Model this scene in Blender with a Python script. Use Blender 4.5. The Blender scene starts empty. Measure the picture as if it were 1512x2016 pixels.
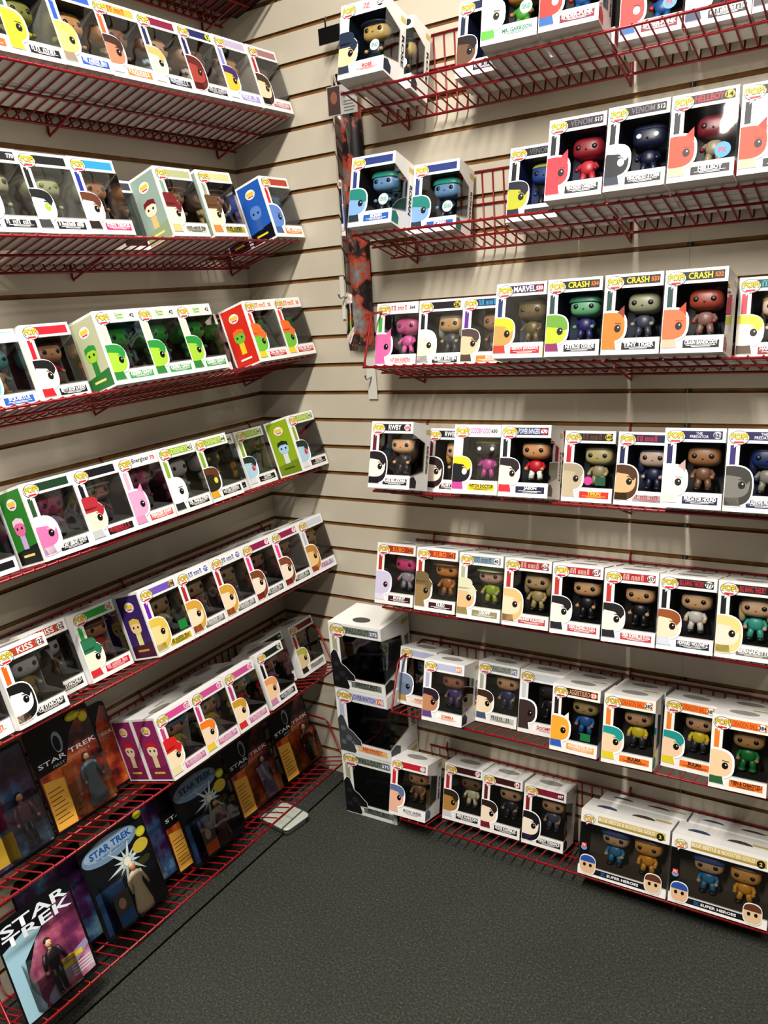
import bpy, bmesh, math, random
from mathutils import Matrix, Vector
random.seed(7)
sc = bpy.context.scene
COL = sc.collection

# ------------------------------------------------------------------ camera
cam_d = bpy.data.cameras.new('camera')
cam = bpy.data.objects.new('camera', cam_d); COL.objects.link(cam)
cam_d.sensor_fit = 'VERTICAL'; cam_d.sensor_height = 24.0
cam_d.lens = 1634.4 / 2016 * 24.0
cam_d.clip_start = 0.05
right = Vector((.84565827, .52840671, -.07515612)); down = Vector((.07195851, -.25240706, -.96494178)); fwd = Vector((-.52885165, .81060288, -.25147348))
M = Matrix((( right.x, -down.x, -fwd.x, 1.6276), (right.y, -down.y, -fwd.y, -1.8812), (right.z, -down.z, -fwd.z, 1.4687), (0, 0, 0, 1)))
cam.matrix_world = M
sc.camera = cam
# ------------------------------------------------------------------ light
w = bpy.data.worlds.new('shop'); sc.world = w; w.use_nodes = True
w.node_tree.nodes['Background'].inputs[0].default_value = (1.0, .93, .84, 1)
w.node_tree.nodes['Background'].inputs[1].default_value = .02
def area(name, loc, size, sy, power, aim, col=(1, .955, .88)):
    l = bpy.data.lights.new(name, 'AREA'); l.shape = 'RECTANGLE'; l.size = size; l.size_y = sy; l.energy = power; l.color = col
    o = bpy.data.objects.new(name, l); COL.objects.link(o); o.location = loc
    o.rotation_euler = (Vector(aim) - Vector(loc)).to_track_quat('-Z', 'Y').to_euler()
    return o
area('ceiling_light', (1.10, -2.05, 2.95), .13, 1.5, 100, (1.10, -2.05, 0))
area('ceiling_light.001', (2.35, -2.05, 2.95), .13, 1.5, 21, (2.35, -2.05, 0))
area('ceiling_light.002', (1.10, -.55, 2.95), .13, .6, 14, (1.10, -.55, 0))
vs = sc.view_settings
vs.view_transform = 'Standard'; vs.look = 'None'; vs.gamma = 1; vs.use_curve_mapping = False
vs.exposure = 0.52
# ------------------------------------------------------------------ materials
MATS = {}
def lin(h):
    h = h.lstrip('#')
    if len(h) == 3: h = ''.join(q+q for q in h)
    return tuple(((int(h[i:i+2], 16)/255) ** 2.2) for i in (0, 2, 4)) + (1,)
def mat(hexc, rough=.45, spec=.5, kind='flat', metal=0.0):
    key = (hexc, rough, spec, kind, metal)
    if key in MATS: return MATS[key]
    m = bpy.data.materials.new(kind + '_' + hexc.strip('#')); m.use_nodes = True
    nt = m.node_tree; b = nt.nodes['Principled BSDF']
    b.inputs['Base Color'].default_value = lin(hexc); b.inputs['Roughness'].default_value = rough
    b.inputs['Specular IOR Level'].default_value = spec; b.inputs['Metallic'].default_value = metal
    def N(t): return nt.nodes.new(t)
    def noise(scale, detail=3, rough_=.5):
        n = N('ShaderNodeTexNoise'); n.inputs['Scale'].default_value = scale; n.inputs['Detail'].default_value = detail
        n.inputs['Roughness'].default_value = rough_
        tc = N('ShaderNodeTexCoord'); nt.links.new(tc.outputs['Object'], n.inputs['Vector']); return n
    def ramp(src, stops):
        r = N('ShaderNodeValToRGB'); nt.links.new(src, r.inputs[0]); e = r.color_ramp.elements
        while len(e) < len(stops): e.new(.5)
        for i, (p, c) in enumerate(stops): e[i].position = p; e[i].color = lin(c)
        return r
    def bump(src, s, dist=.001):
        bp = N('ShaderNodeBump'); bp.inputs['Strength'].default_value = s; bp.inputs['Distance'].default_value = dist
        nt.links.new(src, bp.inputs['Height']); nt.links.new(bp.outputs[0], b.inputs['Normal'])
    if kind == 'laminate':
        n = noise(3.5, 4); r = ramp(n.outputs[0], [(.3, '#b3aa98'), (.7, '#bdb4a2')]); nt.links.new(r.outputs[0], b.inputs['Base Color'])
        n2 = noise(60, 2); bump(n2.outputs[0], .08)
    elif kind == 'fibreboard':
        n = noise(25, 5); r = ramp(n.outputs[0], [(.3, '#6b4a26'), (.7, '#8a6236')]); nt.links.new(r.outputs[0], b.inputs['Base Color'])
        bump(n.outputs[0], .4)
    elif kind == 'carpet':
        n = noise(190, 4, .75); r = ramp(n.outputs[0], [(.25, '#363834'), (.48, '#4d4f4a'), (.60, '#66675f'), (.70, '#8d8c82'), (.80, '#c9c7bb')])
        n3 = noise(3, 3); mx = N('ShaderNodeMix'); mx.data_type = 'RGBA'; mx.blend_type = 'MULTIPLY'; mx.inputs[0].default_value = .35
        nt.links.new(r.outputs[0], mx.inputs[6]); nt.links.new(n3.outputs[0], mx.inputs[7]); nt.links.new(mx.outputs[2], b.inputs['Base Color'])
        n2 = noise(420, 4, .8); bump(n2.outputs[0], 1.0, .006)
    elif kind == 'paper':
        n = noise(18, 2); bump(n.outputs[0], .12, .002)
    elif kind == 'film':     # clear packaging plastic
        nt.nodes.remove(b); out = nt.nodes['Material Output']
        t = N('ShaderNodeBsdfTransparent'); t.inputs[0].default_value = lin(hexc)
        g = N('ShaderNodeBsdfGlossy'); g.inputs['Roughness'].default_value = rough
        fr = N('ShaderNodeFresnel'); fr.inputs[0].default_value = 1.45
        n = noise(13, 1); bp = N('ShaderNodeBump'); bp.inputs['Strength'].default_value = .3; bp.inputs['Distance'].default_value = .006
        nt.links.new(n.outputs[0], bp.inputs['Height']); nt.links.new(bp.outputs[0], g.inputs['Normal']); nt.links.new(bp.outputs[0], fr.inputs['Normal'])
        mth = N('ShaderNodeMath'); mth.operation = 'MULTIPLY_ADD'; mth.inputs[1].default_value = 1.0; mth.inputs[2].default_value = .015
        nt.links.new(fr.outputs[0], mth.inputs[0])
        mx = N('ShaderNodeMixShader'); nt.links.new(mth.outputs[0], mx.inputs[0]); nt.links.new(t.outputs[0], mx.inputs[1]); nt.links.new(g.outputs[0], mx.inputs[2])
        nt.links.new(mx.outputs[0], out.inputs[0])
    elif kind == 'sleeve_art':
        n = noise(7.5, 5, .72)
        r = ramp(n.outputs[0], [(.42, '#141113'), (.465, '#2c1e20'), (.485, '#9c3c2a'), (.53, '#b24c34'), (.55, '#6e6a6c'), (.70, '#a5a1a0')])
        r.color_ramp.interpolation = 'LINEAR'; nt.links.new(r.outputs[0], b.inputs['Base Color'])
    elif kind.startswith('art_'):   # printed picture of a blister card
        pal = {'art_fire': [(.25, '#0b0a10'), (.40, '#2a1820'), (.48, '#8a2c1a'), (.58, '#c8602a'), (.7, '#e8a85a')],
               'art_space': [(.3, '#05070d'), (.42, '#1d2440'), (.6, '#213a55'), (.7, '#4f7d9c'), (.85, '#c9dbe4')],
               'art_violet': [(.3, '#2a1430'), (.45, '#6a2c50'), (.54, '#a8506c'), (.62, '#b8889a'), (.8, '#cfd9e2')],
               'art_teal': [(.3, '#0a0c18'), (.45, '#3a1c40'), (.55, '#38587d'), (.72, '#8fbbc9'), (.85, '#dce9ee')]}[kind]
        n = noise(9, 4, .6); r = ramp(n.outputs[0], pal); nt.links.new(r.outputs[0], b.inputs['Base Color'])
    else:
        n = noise(40, 1); bump(n.outputs[0], .03)
    MATS[key] = m; return m
WHITE = mat('#e9e7e3', .5, .3, 'paper'); BASE = mat('#b4afa9', .6, .3, 'paper'); BLACK = mat('#101012', .4)  # BASE: carton bottoms, greyed for their print and to paint in underside shade
FILM = mat('#fcfcfb', .04, .5, 'film')
WIRE = mat('#7e0c15', .35, .5, 'enamel')
def P(h): return mat(h, .5, .3, 'paper')
def V(h): return mat(h, .4, .5, 'vinyl')
# ------------------------------------------------------------------ mesh helpers
class MB:
    def __init__(s): s.v = []; s.f = []; s.mi = []; s.m = []; s.sm = []
    def slot(s, m):
        if m not in s.m: s.m.append(m)
        return s.m.index(m)
    def poly(s, pts, m, smooth=False):
        i = len(s.v); s.v += [tuple(p) for p in pts]; s.f.append(tuple(range(i, i+len(pts)))); s.mi.append(s.slot(m)); s.sm.append(smooth)
    def grid(s, rings, m, closed=True, smooth=True, caps=True):
        base = len(s.v); n = len(rings[0]); k = s.slot(m)
        for r in rings: s.v += [tuple(p) for p in r]
        for a in range(len(rings)-1):
            for b in range(n if closed else n-1):
                c = (b+1) % n
                s.f.append((base+a*n+b, base+a*n+c, base+(a+1)*n+c, base+(a+1)*n+b)); s.mi.append(k); s.sm.append(smooth)
        if caps:
            s.f.append(tuple(base+b for b in reversed(range(n)))); s.mi.append(k); s.sm.append(False)
            s.f.append(tuple(base+(len(rings)-1)*n+b for b in range(n))); s.mi.append(k); s.sm.append(False)
    def box(s, x0, y0, z0, x1, y1, z1, m):
        p = [(x0,y0,z0),(x1,y0,z0),(x1,y1,z0),(x0,y1,z0),(x0,y0,z1),(x1,y0,z1),(x1,y1,z1),(x0,y1,z1)]
        for q in ((0,3,2,1),(4,5,6,7),(0,1,5,4),(1,2,6,5),(2,3,7,6),(3,0,4,7)): s.poly([p[i] for i in q], m)
    def tube(s, pts, r, m, n=6):
        pts = [Vector(p) for p in pts]; rings = []
        for i, p in enumerate(pts):
            a = (pts[min(i+1, len(pts)-1)] - pts[max(i-1, 0)]).normalized()
            u = a.orthogonal().normalized() if abs(a.x) < .9 else Vector((0, 1, 0))
            if abs(a.x) < .98: u = Vector((1, 0, 0)) - a*a.x; u.normalize()
            v = a.cross(u)
            rings.append([p + (u*math.cos(2*math.pi*k/n) + v*math.sin(2*math.pi*k/n))*r for k in range(n)])
        s.grid(rings, m)
    def blob(s, c, r, m, e=.75, nu=14, nv=9, zmin=-1.0, zmax=1.0):   # superellipsoid, optionally cut between zmin and zmax
        def p(a, ex): return math.copysign(abs(a)**ex, a)
        rings = []
        for j in range(nv+1):
            t = math.asin(max(-1, min(1, zmin + (zmax-zmin)*(.5-.5*math.cos(math.pi*j/nv)))))
            ct = max(.02, abs(math.cos(t)))**e; st = p(math.sin(t), e)
            rings.append([(c[0]+r[0]*ct*p(math.cos(2*math.pi*k/nu), e), c[1]+r[1]*ct*p(math.sin(2*math.pi*k/nu), e), c[2]+r[2]*st) for k in range(nu)])
        s.grid(rings, m)
    def mesh(s, name):
        me = bpy.data.meshes.new(name); me.from_pydata(s.v, [], s.f)
        for m in s.m: me.materials.append(m)
        for p, i, k in zip(me.polygons, s.mi, s.sm): p.material_index = i; p.use_smooth = k
        me.update(); return me
def link(name, me, parent=None, loc=(0, 0, 0)):
    o = bpy.data.objects.new(name, me); COL.objects.link(o); o.parent = parent; o.location = loc; return o
def tag(o, label=None, cat=None, group=None, kind=None):
    if label: o['label'] = label
    if cat: o['category'] = cat
    if group: o['group'] = group
    if kind: o['kind'] = kind
    return o
def empty(name, loc, rot, label, cat, group=None):
    o = bpy.data.objects.new(name, None); COL.objects.link(o); o.location = loc; o.rotation_euler = rot; o.empty_display_size = .02
    return tag(o, label, cat, group)
def copy_tree(o, parent=None, only=None):
    c = o.copy(); COL.objects.link(c); c.parent = parent
    for ch in list(o.children):
        if only is None or ch.name.split('.')[0] in only: copy_tree(ch, c)
    return c
# lettering ---------------------------------------------------------------
TX = {}
def text_mesh(s, m, bold=.012):
    key = (s, m.name, bold)
    if key in TX: return TX[key]
    cu = bpy.data.curves.new('lettering', 'FONT'); cu.body = s; cu.size = 1; cu.offset = bold; cu.resolution_u = 2; cu.space_line = .8
    cu.align_x = 'CENTER'
    ob = bpy.data.objects.new('lettering', cu); COL.objects.link(ob)
    dg = bpy.context.evaluated_depsgraph_get(); dg.update()
    me = bpy.data.meshes.new_from_object(ob.evaluated_get(dg)); bpy.data.objects.remove(ob); bpy.data.curves.remove(cu)
    if len(me.vertices):
        xs = [v.co.x for v in me.vertices]; ys = [v.co.y for v in me.vertices]
        x0, x1, y0, y1 = min(xs), max(xs), min(ys), max(ys)
        for v in me.vertices: v.co = ((v.co.x-x0)/(x1-x0), 0, (v.co.y-y0)/(y1-y0))
    me.materials.clear(); me.materials.append(m); me.name = 'lettering'
    TX[key] = me; return me
def text(name, s, m, parent, x0, x1, z0, z1, y=-.001, rot=None, bold=.012, maxasp=1.15):
    if s.startswith('~'): return scribble(name, int(s[1:]), m, parent, x0, x1, z0, z1, y)
    n = max(len(l) for l in s.split('\n')); L = s.count('\n')+1
    # keep letters from getting wider than natural
    nat = n * .62 * (z1-z0)/L * maxasp
    if rot is None and nat < (x1-x0): c = (x0+x1)/2; x0, x1 = c-nat/2, c+nat/2
    o = link(name, text_mesh(s, m, bold), parent, (x0, y, z0)); o.scale = (x1-x0, 1, z1-z0)
    if rot: o.rotation_euler = rot
    return o
def scribble(name, n, m, parent, x0, x1, z0, z1, y):   # print too small to read: a row of little strokes
    b = MB(); rn = random.Random(n*31+int(x0*1e5)); x = x0; u = (x1-x0)/(n*1.05)
    while x < x1-u*.8:
        wd = u*rn.uniform(.6, .95); k = rn.choice((0, 0, 1)); zt = z1-(z1-z0)*.25*k
        b.poly([(x, y, z0), (x+wd*.32, y, z0), (x+wd*.32, y, zt), (x, y, zt)], m)
        b.poly([(x+wd*.62, y, z0), (x+wd, y, z0), (x+wd*.9, y, zt), (x+wd*.62, y, zt)], m)
        if rn.random() < .7: b.poly([(x, y, zt-(zt-z0)*.25), (x+wd, y, zt-(zt-z0)*.25), (x+wd, y, zt), (x, y, zt)], m)
        x += u if rn.random() < .85 else u*1.6
    return link(name, b.mesh(name), parent)
def ell(cx, cz, rx, rz, y, n=20, e=1.0):
    def p(a): return math.copysign(abs(a)**e, a)
    return [(cx+rx*p(math.cos(2*math.pi*k/n)), y, cz+rz*p(math.sin(2*math.pi*k/n))) for k in range(n)]
def clampx(pts, x0): return [(max(p[0], x0), p[1], p[2]) for p in pts]
def rect(x0, z0, x1, z1, y): return [(x0, y, z0), (x1, y, z0), (x1, y, z1), (x0, y, z1)]

# ------------------------------------------------------------------ room
def slatwall(name, length, flip):
    b = MB(); lam = mat('#c8c2b2', .42, .5, 'laminate'); fib = mat('#7a5529', .7, .3, 'fibreboard')
    S = .0762; g = .0052; zt = 2.67; edges = [0.0]
    k = 0
    grooves = [S*i for i in range(1, 35)]
    def Pp(s, d, z): return (s, -d, z) if not flip else (d, -s, z)
    prev = 0.0
    def q(s0, d0, z0, s1, d1, z1, m):
        s0 -= .02
        b.poly([Pp(s0, d0, z0), Pp(s1, d0, z0), Pp(s1, d1, z1), Pp(s0, d1, z1)], m)
    for z in grooves + [zt+g]:
        q(0, 0, prev, length, 0, z-g, lam)
        if z > zt: break
        q(0, 0, z-g, length, -.007, z-g-.0004, fib)          # lower lip of the slot
        q(0, -.007, z-g-.004, length, -.007, z+g+.006, fib)  # slot back
        q(0, -.007, z+g+.001, length, 0, z+g, fib)
        prev = z+g
    b.poly([Pp(0, -.02, 0), Pp(length, -.02, 0), Pp(length, -.02, zt), Pp(0, -.02, zt)], fib)
    o = link(name, b.mesh(name)); tag(o, kind='structure'); return o
slatwall('wall_right', 2.6, False); slatwall('wall_left', 2.4, True)
for i, (zc, xc) in enumerate([(1.829, 1.213), (1.219, 1.209), (.838, 1.206)]):
    pass
b = MB(); b.box(1.2108, -.0006, 0, 1.2115, .0, 2.66, mat('#a39b8b', .6)); o = link('trim_1', b.mesh('trim')); tag(o, kind='structure')
b = MB()
for i in range(1, 35): b.box(1.206, -.0005, .0762*i-.0045, 1.2165, .0065, .0762*i+.0045, mat('#1c140e', .7))
o = link('trim_2', b.mesh('trim')); tag(o, kind='structure')
b = MB(); cp = mat('#3c3d3b', .95, .1, 'carpet'); b.box(-.02, -4.2, -.02, 4.2, .0, 0, cp); o = link('floor', b.mesh('floor')); tag(o, kind='structure')
b = MB(); b.box(.190, -3.0, 0, .1945, 0, .0006, mat('#08080a', .9, .1)); o = link('trim_3', b.mesh('trim')); tag(o, kind='structure')

# ------------------------------------------------------------------ wire shelves
SH = {  # base height at the wall, slope in degrees
 'R1': (1.865, 15.0), 'R2': (1.558, 16.5), 'R3': (1.262, 14.8), 'R4': (.951, 15.9), 'R5': (.644, 14.8), 'R6': (.347, 13.8), 'R7': (.014, 14.6),
 'L0': (2.178, 16.0), 'L1': (1.874, 16.0), 'L2': (1.572, 15.9), 'L3': (1.266, 16.0), 'L4': (.954, 15.8), 'L5': (.650, 16.0), 'L6': (.343, 15.8), 'L7': (.030, 15.5)}
def shelf(key, label):
    z0, tp = SH[key]; left = key[0] == 'L'; t = math.tan(math.radians(tp)); Lh = 1.16
    # local frame: x along the shelf from its end by the corner, y towards the wall, z up
    if left: loc, rz, s0 = (0, -.025-Lh, z0), math.pi/2, 0
    else: loc, rz, s0 = (.50, 0, z0), 0, 0
    root = empty('wire_shelf', loc, (0, 0, rz), label, 'wire shelf', 'red wire shelves on the slatted walls')
    r = .0019; R2 = .0031; F = .216 if left else .195
    deck = MB(); back = MB()
    n = int(Lh/.0268)
    for i in range(n+1):
        x = .004 + i*(Lh-.008)/n
        deck.tube([(x, -.0035, .024), (x, -.010, .006), (x, -.024, .024*t-r-.0014), (x, -F+.004, (F-.004)*t-r-.0014), (x, -F-.003, F*t-r-.005)], r, WIRE, 5)
        back.tube([(x, -.0025, .172), (x, -.0025, .030), (x, -.0035, .022)], r, WIRE, 5)
    for d, dz, rr in ((F, -2*r-.001, R2), (F*.58, -2*r-.002, R2), (.030, -2*r-.002, R2)):
        deck.tube([(0, -d, d*t+dz-r-.0014), (Lh, -d, d*t+dz-r-.0014)], rr, WIRE, 6)
    for z in (.172, .100): back.tube([(0, -.0032, z), (Lh, -.0032, z)], R2*.8, WIRE, 6)
    link('deck_grid', deck.mesh('deck_grid'), root); link('back_grid', back.mesh('back_grid'), root)
    for x in [.001, Lh-.001]:
        if key in ('R1', 'R2', 'R4', 'R5', 'R7') and x < .1: continue
        if key in ('L0', 'L1', 'L2', 'L3', 'L4', 'L5') and x > .1: continue
        g = MB(); g.tube([(x, -.008, .172), (x, -.135, .166), (x, -.145, .158), (x, -.190, .190*t), (x, -F, F*t-.003)], R2, WIRE, 6); link('end_guard', g.mesh('end_guard'), root)
    for x in ((.06, .59, 1.10) if not left else (Lh-.045, Lh-.575, .05)):
        g = MB(); g.tube([(x, -.125, .125*t-.008), (x, -.012, -.014), (x, -.006, -.018), (x, -.003, -.01), (x, -.003, .030)], .0026, WIRE, 6)
        link('bracket', g.mesh('bracket'), root)
        g = MB(); g.tube([(x-.002, -.009, .168), (x-.002, -.005, .186), (x-.002, .003, .192)], .0026, WIRE, 6); link('hook', g.mesh('hook'), root)
    return root
ordR = ['top', 'second', 'third', 'fourth', 'fifth', 'sixth', 'lowest']
for i in range(7): shelf('R%d' % (i+1), 'red wire shelf on the right wall, %s from the top' % ordR[i] if i < 6 else 'red wire shelf on the right wall, lowest, just above the carpet')
ordL = ['cut off by the top edge of the photo', 'highest one seen whole, with pale boxes', 'with the pale green and blue sided boxes', 'with the bright green boxes and red frog-side box', 'with the pink fluffy portrait box', 'with the long row of blond portraits', 'with the magenta boxes above the blister cards', 'lowest, holding only blister cards']
for i in range(8): shelf('L%d' % i, 'red wire shelf on the left wall, ' + ordL[i].replace('frog-side', 'sided'))

# ------------------------------------------------------------------ toy figures
FC = {}
def figure_meshes(skin, hair, style, shirt, legs, eye='#0b0b0d'):
    key = (skin, hair, style, shirt, legs, eye)
    if key in FC: return FC[key]
    b = MB(); sk, sh, lg = V(skin), V(shirt), V(legs)
    for x in (-.009, .009):
        b.tube([(x, 0, .005), (x*.95, 0, .015), (x*.7, 0, .026)], .0058, lg, 8); b.blob((x*1.05, -.004, .004), (.0068, .0095, .004), V('#1c1a1c') if style != 'bald' else lg, .8, 8, 5)
        b.tube([(x*1.35, 0, .043), (x*1.9, -.004, .034), (x*1.8, -.011, .029)], .0036, sh, 7); b.blob((x*1.8, -.013, .028), (.0042, .0042, .0042), sk, .9, 8, 5)
    b.blob((0, 0, .035), (.0135, .0095, .0145), sh, .8, 12, 7)
    body = b.mesh('figurine')
    h = MB(); c = (0, 0, .066); hr = V(hair)
    h.blob(c, (.0245, .0195, .0195), sk, .62, 18, 11)
    for x in (-.0125, .0125): h.blob((x, -.0188, .0645), (.0042, .0018, .0046), V(eye), 1, 10, 6)
    h.blob((0, -.0205, .060), (.0018, .0015, .0015), sk, 1, 6, 4)
    if style in ('short', 'long', 'hat', 'spiky'):
        h.blob((0, .0015, .0675), (.0262, .0212, .0212), hr, .62, 18, 7, zmin=.25)
        h.blob((0, .009, .064), (.0258, .0135, .0205), hr, .62, 14, 7)
    if style == 'long':
        for x in (-.021, .021): h.blob((x, .004, .055), (.0065, .014, .022), hr, .8, 10, 7)
    if style == 'hat': h.blob((0, -.004, .0755), (.031, .027, .0035), hr, .9, 16, 5); h.blob((0, 0, .084), (.018, .016, .011), hr, .7, 14, 6)
    if style == 'spiky':
        for a in range(7):
            x = -.018+a*.006; h.grid([[(x+.006*math.cos(q), .002+.006*math.sin(q), .082) for q in (0, 1.57, 3.14, 4.71)], [(x*1.25+.0008*math.cos(q), .002, .098-.0006*abs(a-3)*3) for q in (0, 1.57, 3.14, 4.71)]], hr)
    if style == 'helmet': h.blob((0, .001, .068), (.0275, .022, .0225), hr, .55, 18, 7, zmin=0.05)
    if style == 'ears':
        for x in (-.016, .016): h.blob((x, 0, .0875), (.006, .004, .008), hr, .9, 8, 5)
    head = h.mesh('head')
    FC[key] = (body, head); return FC[key]

# ------------------------------------------------------------------ windowed toy box
def logo_shapes(b, cx, cz, r, y):
    b.poly(ell(cx, cz, r*1.06, r*.80, y), P('#2a2422')); b.poly(ell(cx, cz, r, r*.74, y-.0002), WHITE)
    b.poly([(cx-r*.45, y-.0002, cz-r*.5), (cx+r*.05, y-.0002, cz-r*.6), (cx-r*.5, y-.0002, cz-r*1.15)], WHITE)
    b.poly(rect(cx-r*.55, cz-r*.62, cx+r*.5, cz-r*.40, y-.0004), P('#d3303c'))
def portrait_mesh(w, h, skin, hair, style, shirt, big=1.0, eye='#0c0c0e', line='#ffffff'):
    b = MB(); y = -.0012; x0 = .0015; cx = .115*w; cz = .345*h; rx = .285*w*big; rz = .180*h*big
    e = .72; wl = P(line)
    top = 1.0
    if style == 'long': b.poly(clampx(ell(cx, cz-.035*h, rx*1.14+.0022, rz*1.34+.0022, y, 24, e), x0), wl)
    b.poly(clampx(ell(cx, cz, rx*1.06+.0026, rz*1.06+.0026, y-.0001, 24, e), x0), wl)
    b.poly([(x0, y, .065*h), (.28*w, y, .065*h), (.25*w, y, .2*h), (x0, y, .22*h)], wl)
    hr, sk = P(hair), P(skin)
    if style == 'long': b.poly(clampx(ell(cx, cz-.035*h, rx*1.13, rz*1.33, y-.0003, 24, e), x0), hr)
    b.poly([(x0, y-.0003, .068*h), (.265*w, y-.0003, .068*h), (.235*w, y-.0003, .175*h), (x0, y-.0003, .21*h)], P(shirt))
    b.poly(clampx(ell(cx, cz, rx, rz, y-.0005, 24, e), x0), sk)
    if style in ('short', 'long', 'hat', 'spiky', 'helmet'):
        f = .30 if style != 'helmet' else .02
        pts = []
        for k in range(25):
            a = math.pi*k/24; c_, s_ = math.cos(a), math.sin(a)
            pts.append((cx+rx*1.05*math.copysign(abs(c_)**e, c_), y-.0007, cz+rz*(f+(1.07-f)*s_**e)))
        # fringe back along the brow
        pts += [(cx-rx*1.0, y-.0007, cz+rz*f), (cx-rx*.3, y-.0007, cz+rz*(f+.22)), (cx+rx*.45, y-.0007, cz+rz*(f+.12)), (cx+rx*.82, y-.0007, cz-rz*.05)]
        b.poly(clampx(pts, x0), hr)
    if style == 'hat': b.poly(clampx(ell(cx, cz+rz*.55, rx*1.2, rz*.17, y-.0008, 18, .9), x0), hr); b.poly(clampx(ell(cx, cz+rz*1.05, rx*.8, rz*.5, y-.0008, 18, .8), x0), hr)
    if style == 'ears': b.poly([(cx+rx*.35, y-.0004, cz+rz*.8), (cx+rx*.95, y-.0004, cz+rz*.55), (cx+rx*.9, y-.0004, cz+rz*1.45)], hr)
    b.poly(ell(cx+rx*.56, cz-rz*.12, rx*.20, rx*.23, y-.0009, 14), P(eye))
    b.poly(ell(cx+rx*.61, cz-rz*.05, rx*.045, rx*.05, y-.0011, 8), WHITE)
    b.poly([(cx+rx*.38, y-.0009, cz+rz*.22), (cx+rx*.78, y-.0009, cz+rz*.17), (cx+rx*.78, y-.0009, cz+rz*.23), (cx+rx*.38, y-.0009, cz+rz*.28)], P(hair if style != 'bald' else '#3a2c26'))
    return b.mesh('portrait')
def carton_mesh(w, h, d, c):
    b = MB(); W = WHITE; inner = P(c['inner']); x1 = .205*w; zb = .205*h; zt = .825*h
    # outer faces
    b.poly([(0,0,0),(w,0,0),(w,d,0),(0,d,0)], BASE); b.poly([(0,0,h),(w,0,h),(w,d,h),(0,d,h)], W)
    b.poly([(0,0,0),(0,d,0),(0,d,h),(0,0,h)], W); b.poly([(0,d,0),(w,d,0),(w,d,h),(0,d,h)], W)
    b.poly(rect(0, 0, w, zb, 0), W); b.poly(rect(0, zt, w, h, 0), W); b.poly(rect(0, zb, x1, zt, 0), W)
    # right side around its window
    k = .68*d
    b.poly([(w,0,0),(w,d,0),(w,d,h),(w,k,h),(w,k,.72*h),(w,k,.30*h),(w,k,0)], W)
    b.poly([(w,0,0),(w,k,0),(w,k,.30*h),(w,0,zb)], W); b.poly([(w,0,zt),(w,k,.72*h),(w,k,h),(w,0,h)], W)
    # insert
    q = .0012
    b.poly([(q,d-.003,q),(w-q,d-.003,q),(w-q,d-.003,h-q),(q,d-.003,h-q)], inner)
    b.poly([(x1,.001,zb),(x1,d-.003,zb),(x1,d-.003,zt),(x1,.001,zt)], inner)
    b.poly([(x1,.001,zb),(w-q,.001,zb),(w-q,d-.003,zb),(x1,d-.003,zb)], inner); b.poly([(x1,.001,zt),(w-q,.001,zt),(w-q,d-.003,zt),(x1,d-.003,zt)], inner)
    # print on the front
    y = -.0003
    if c.get('hc'): b.poly(rect(.20*w, .862*h, .945*w, .964*h, y), P(c['hc']))
    if c.get('stripe'): b.poly(rect(.055*w, .50*h, .145*w, .80*h, y), P(c['stripe']))
    if c.get('pc'): b.poly(rect(.36*w, .058*h, .935*w, .150*h, y), P(c['pc']))
    if c.get('numbg'): b.poly(ell(.865*w, .914*h, .072*w, .045*h, y-.0003, 18), P(c['numbg']))
    logo_shapes(b, .185*w, .890*h, .150*w, y-.0006)
    for (sx, sz, r, colr) in c.get('stickers', []): b.poly(ell(sx*w, sz*h, r*w, r*w, -.0014, 18), P(colr))
    # left side print
    if c.get('side'):
        b.poly([(-.0003,.06*d,.03*h),(-.0003,.93*d,.03*h),(-.0003,.93*d,.965*h),(-.0003,.06*d,.965*h)], P(c['side']))
        if c.get('side2'): b.poly([(-.0005,.06*d,.03*h),(-.0005,.93*d,.03*h),(-.0005,.93*d,.20*h),(-.0005,.06*d,.26*h)], P(c['side2']))
        def Lx(pts): return [(-.0006+p[1], d*.5-p[0], p[2]) for p in pts]
        b.poly(Lx(ell(0, .80*h, .19*d, .075*h, 0)), WHITE); b.poly(Lx(rect(-.14*d, .785*h, .14*d, .835*h, -.0003)), P('#e9c53a')); b.poly(Lx(rect(-.1*d, .755*h, .1*d, .772*h, -.0003)), P('#d3303c'))
        b.poly(Lx(rect(-.10*d, .22*h, .10*d, .42*h, 0)), P(c['shirt'])); b.poly(Lx(ell(0, .50*h, .21*d, .105*h, -.0003, 18, .75)), P(c['skin']))
        if c['style'] != 'bald':
            b.poly(Lx([(-.22*d, -.0005, .52*h), (-.20*d, -.0005, .60*h), (0, -.0005, .63*h), (.20*d, -.0005, .60*h), (.22*d, -.0005, .52*h), (.1*d, -.0005, .555*h), (-.1*d, -.0005, .555*h)]), P(c['hair']))
        for sx in (-.09*d, .09*d): b.poly(Lx(ell(sx, .49*h, .035*d, .018*h, -.0006, 10)), P('#0c0c0e'))
        b.poly(Lx(rect(-.22*d, .12*h, .22*d, .15*h, -.0002)), P(c.get('sidetext', '#e8d27a')))
    # print on the top: dark silhouette round the cut-out
    tr = .27 if w < .15 else .16
    b.poly([(w*(.5+tr*math.cos(a)), d*(.52-(.0 if w < .15 else .25)+tr*.75*math.sin(a)), h+.0003) for a in [math.pi*2*k/16 for k in range(16)]], P(c.get('top', '#8f8c86')))
    b.poly([(.62*w,d*.86,h+.0003),(.90*w,d*.86,h+.0003),(.90*w,d*.95,h+.0003),(.62*w,d*.95,h+.0003)], P('#b9a860'))
    # right side print: logo and little portrait
    X = w+.0003
    b.poly([(X,.72*d,.86*h),(X,.96*d,.86*h),(X,.96*d,.93*h),(X,.72*d,.93*h)], P('#cdb65a'))
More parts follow.
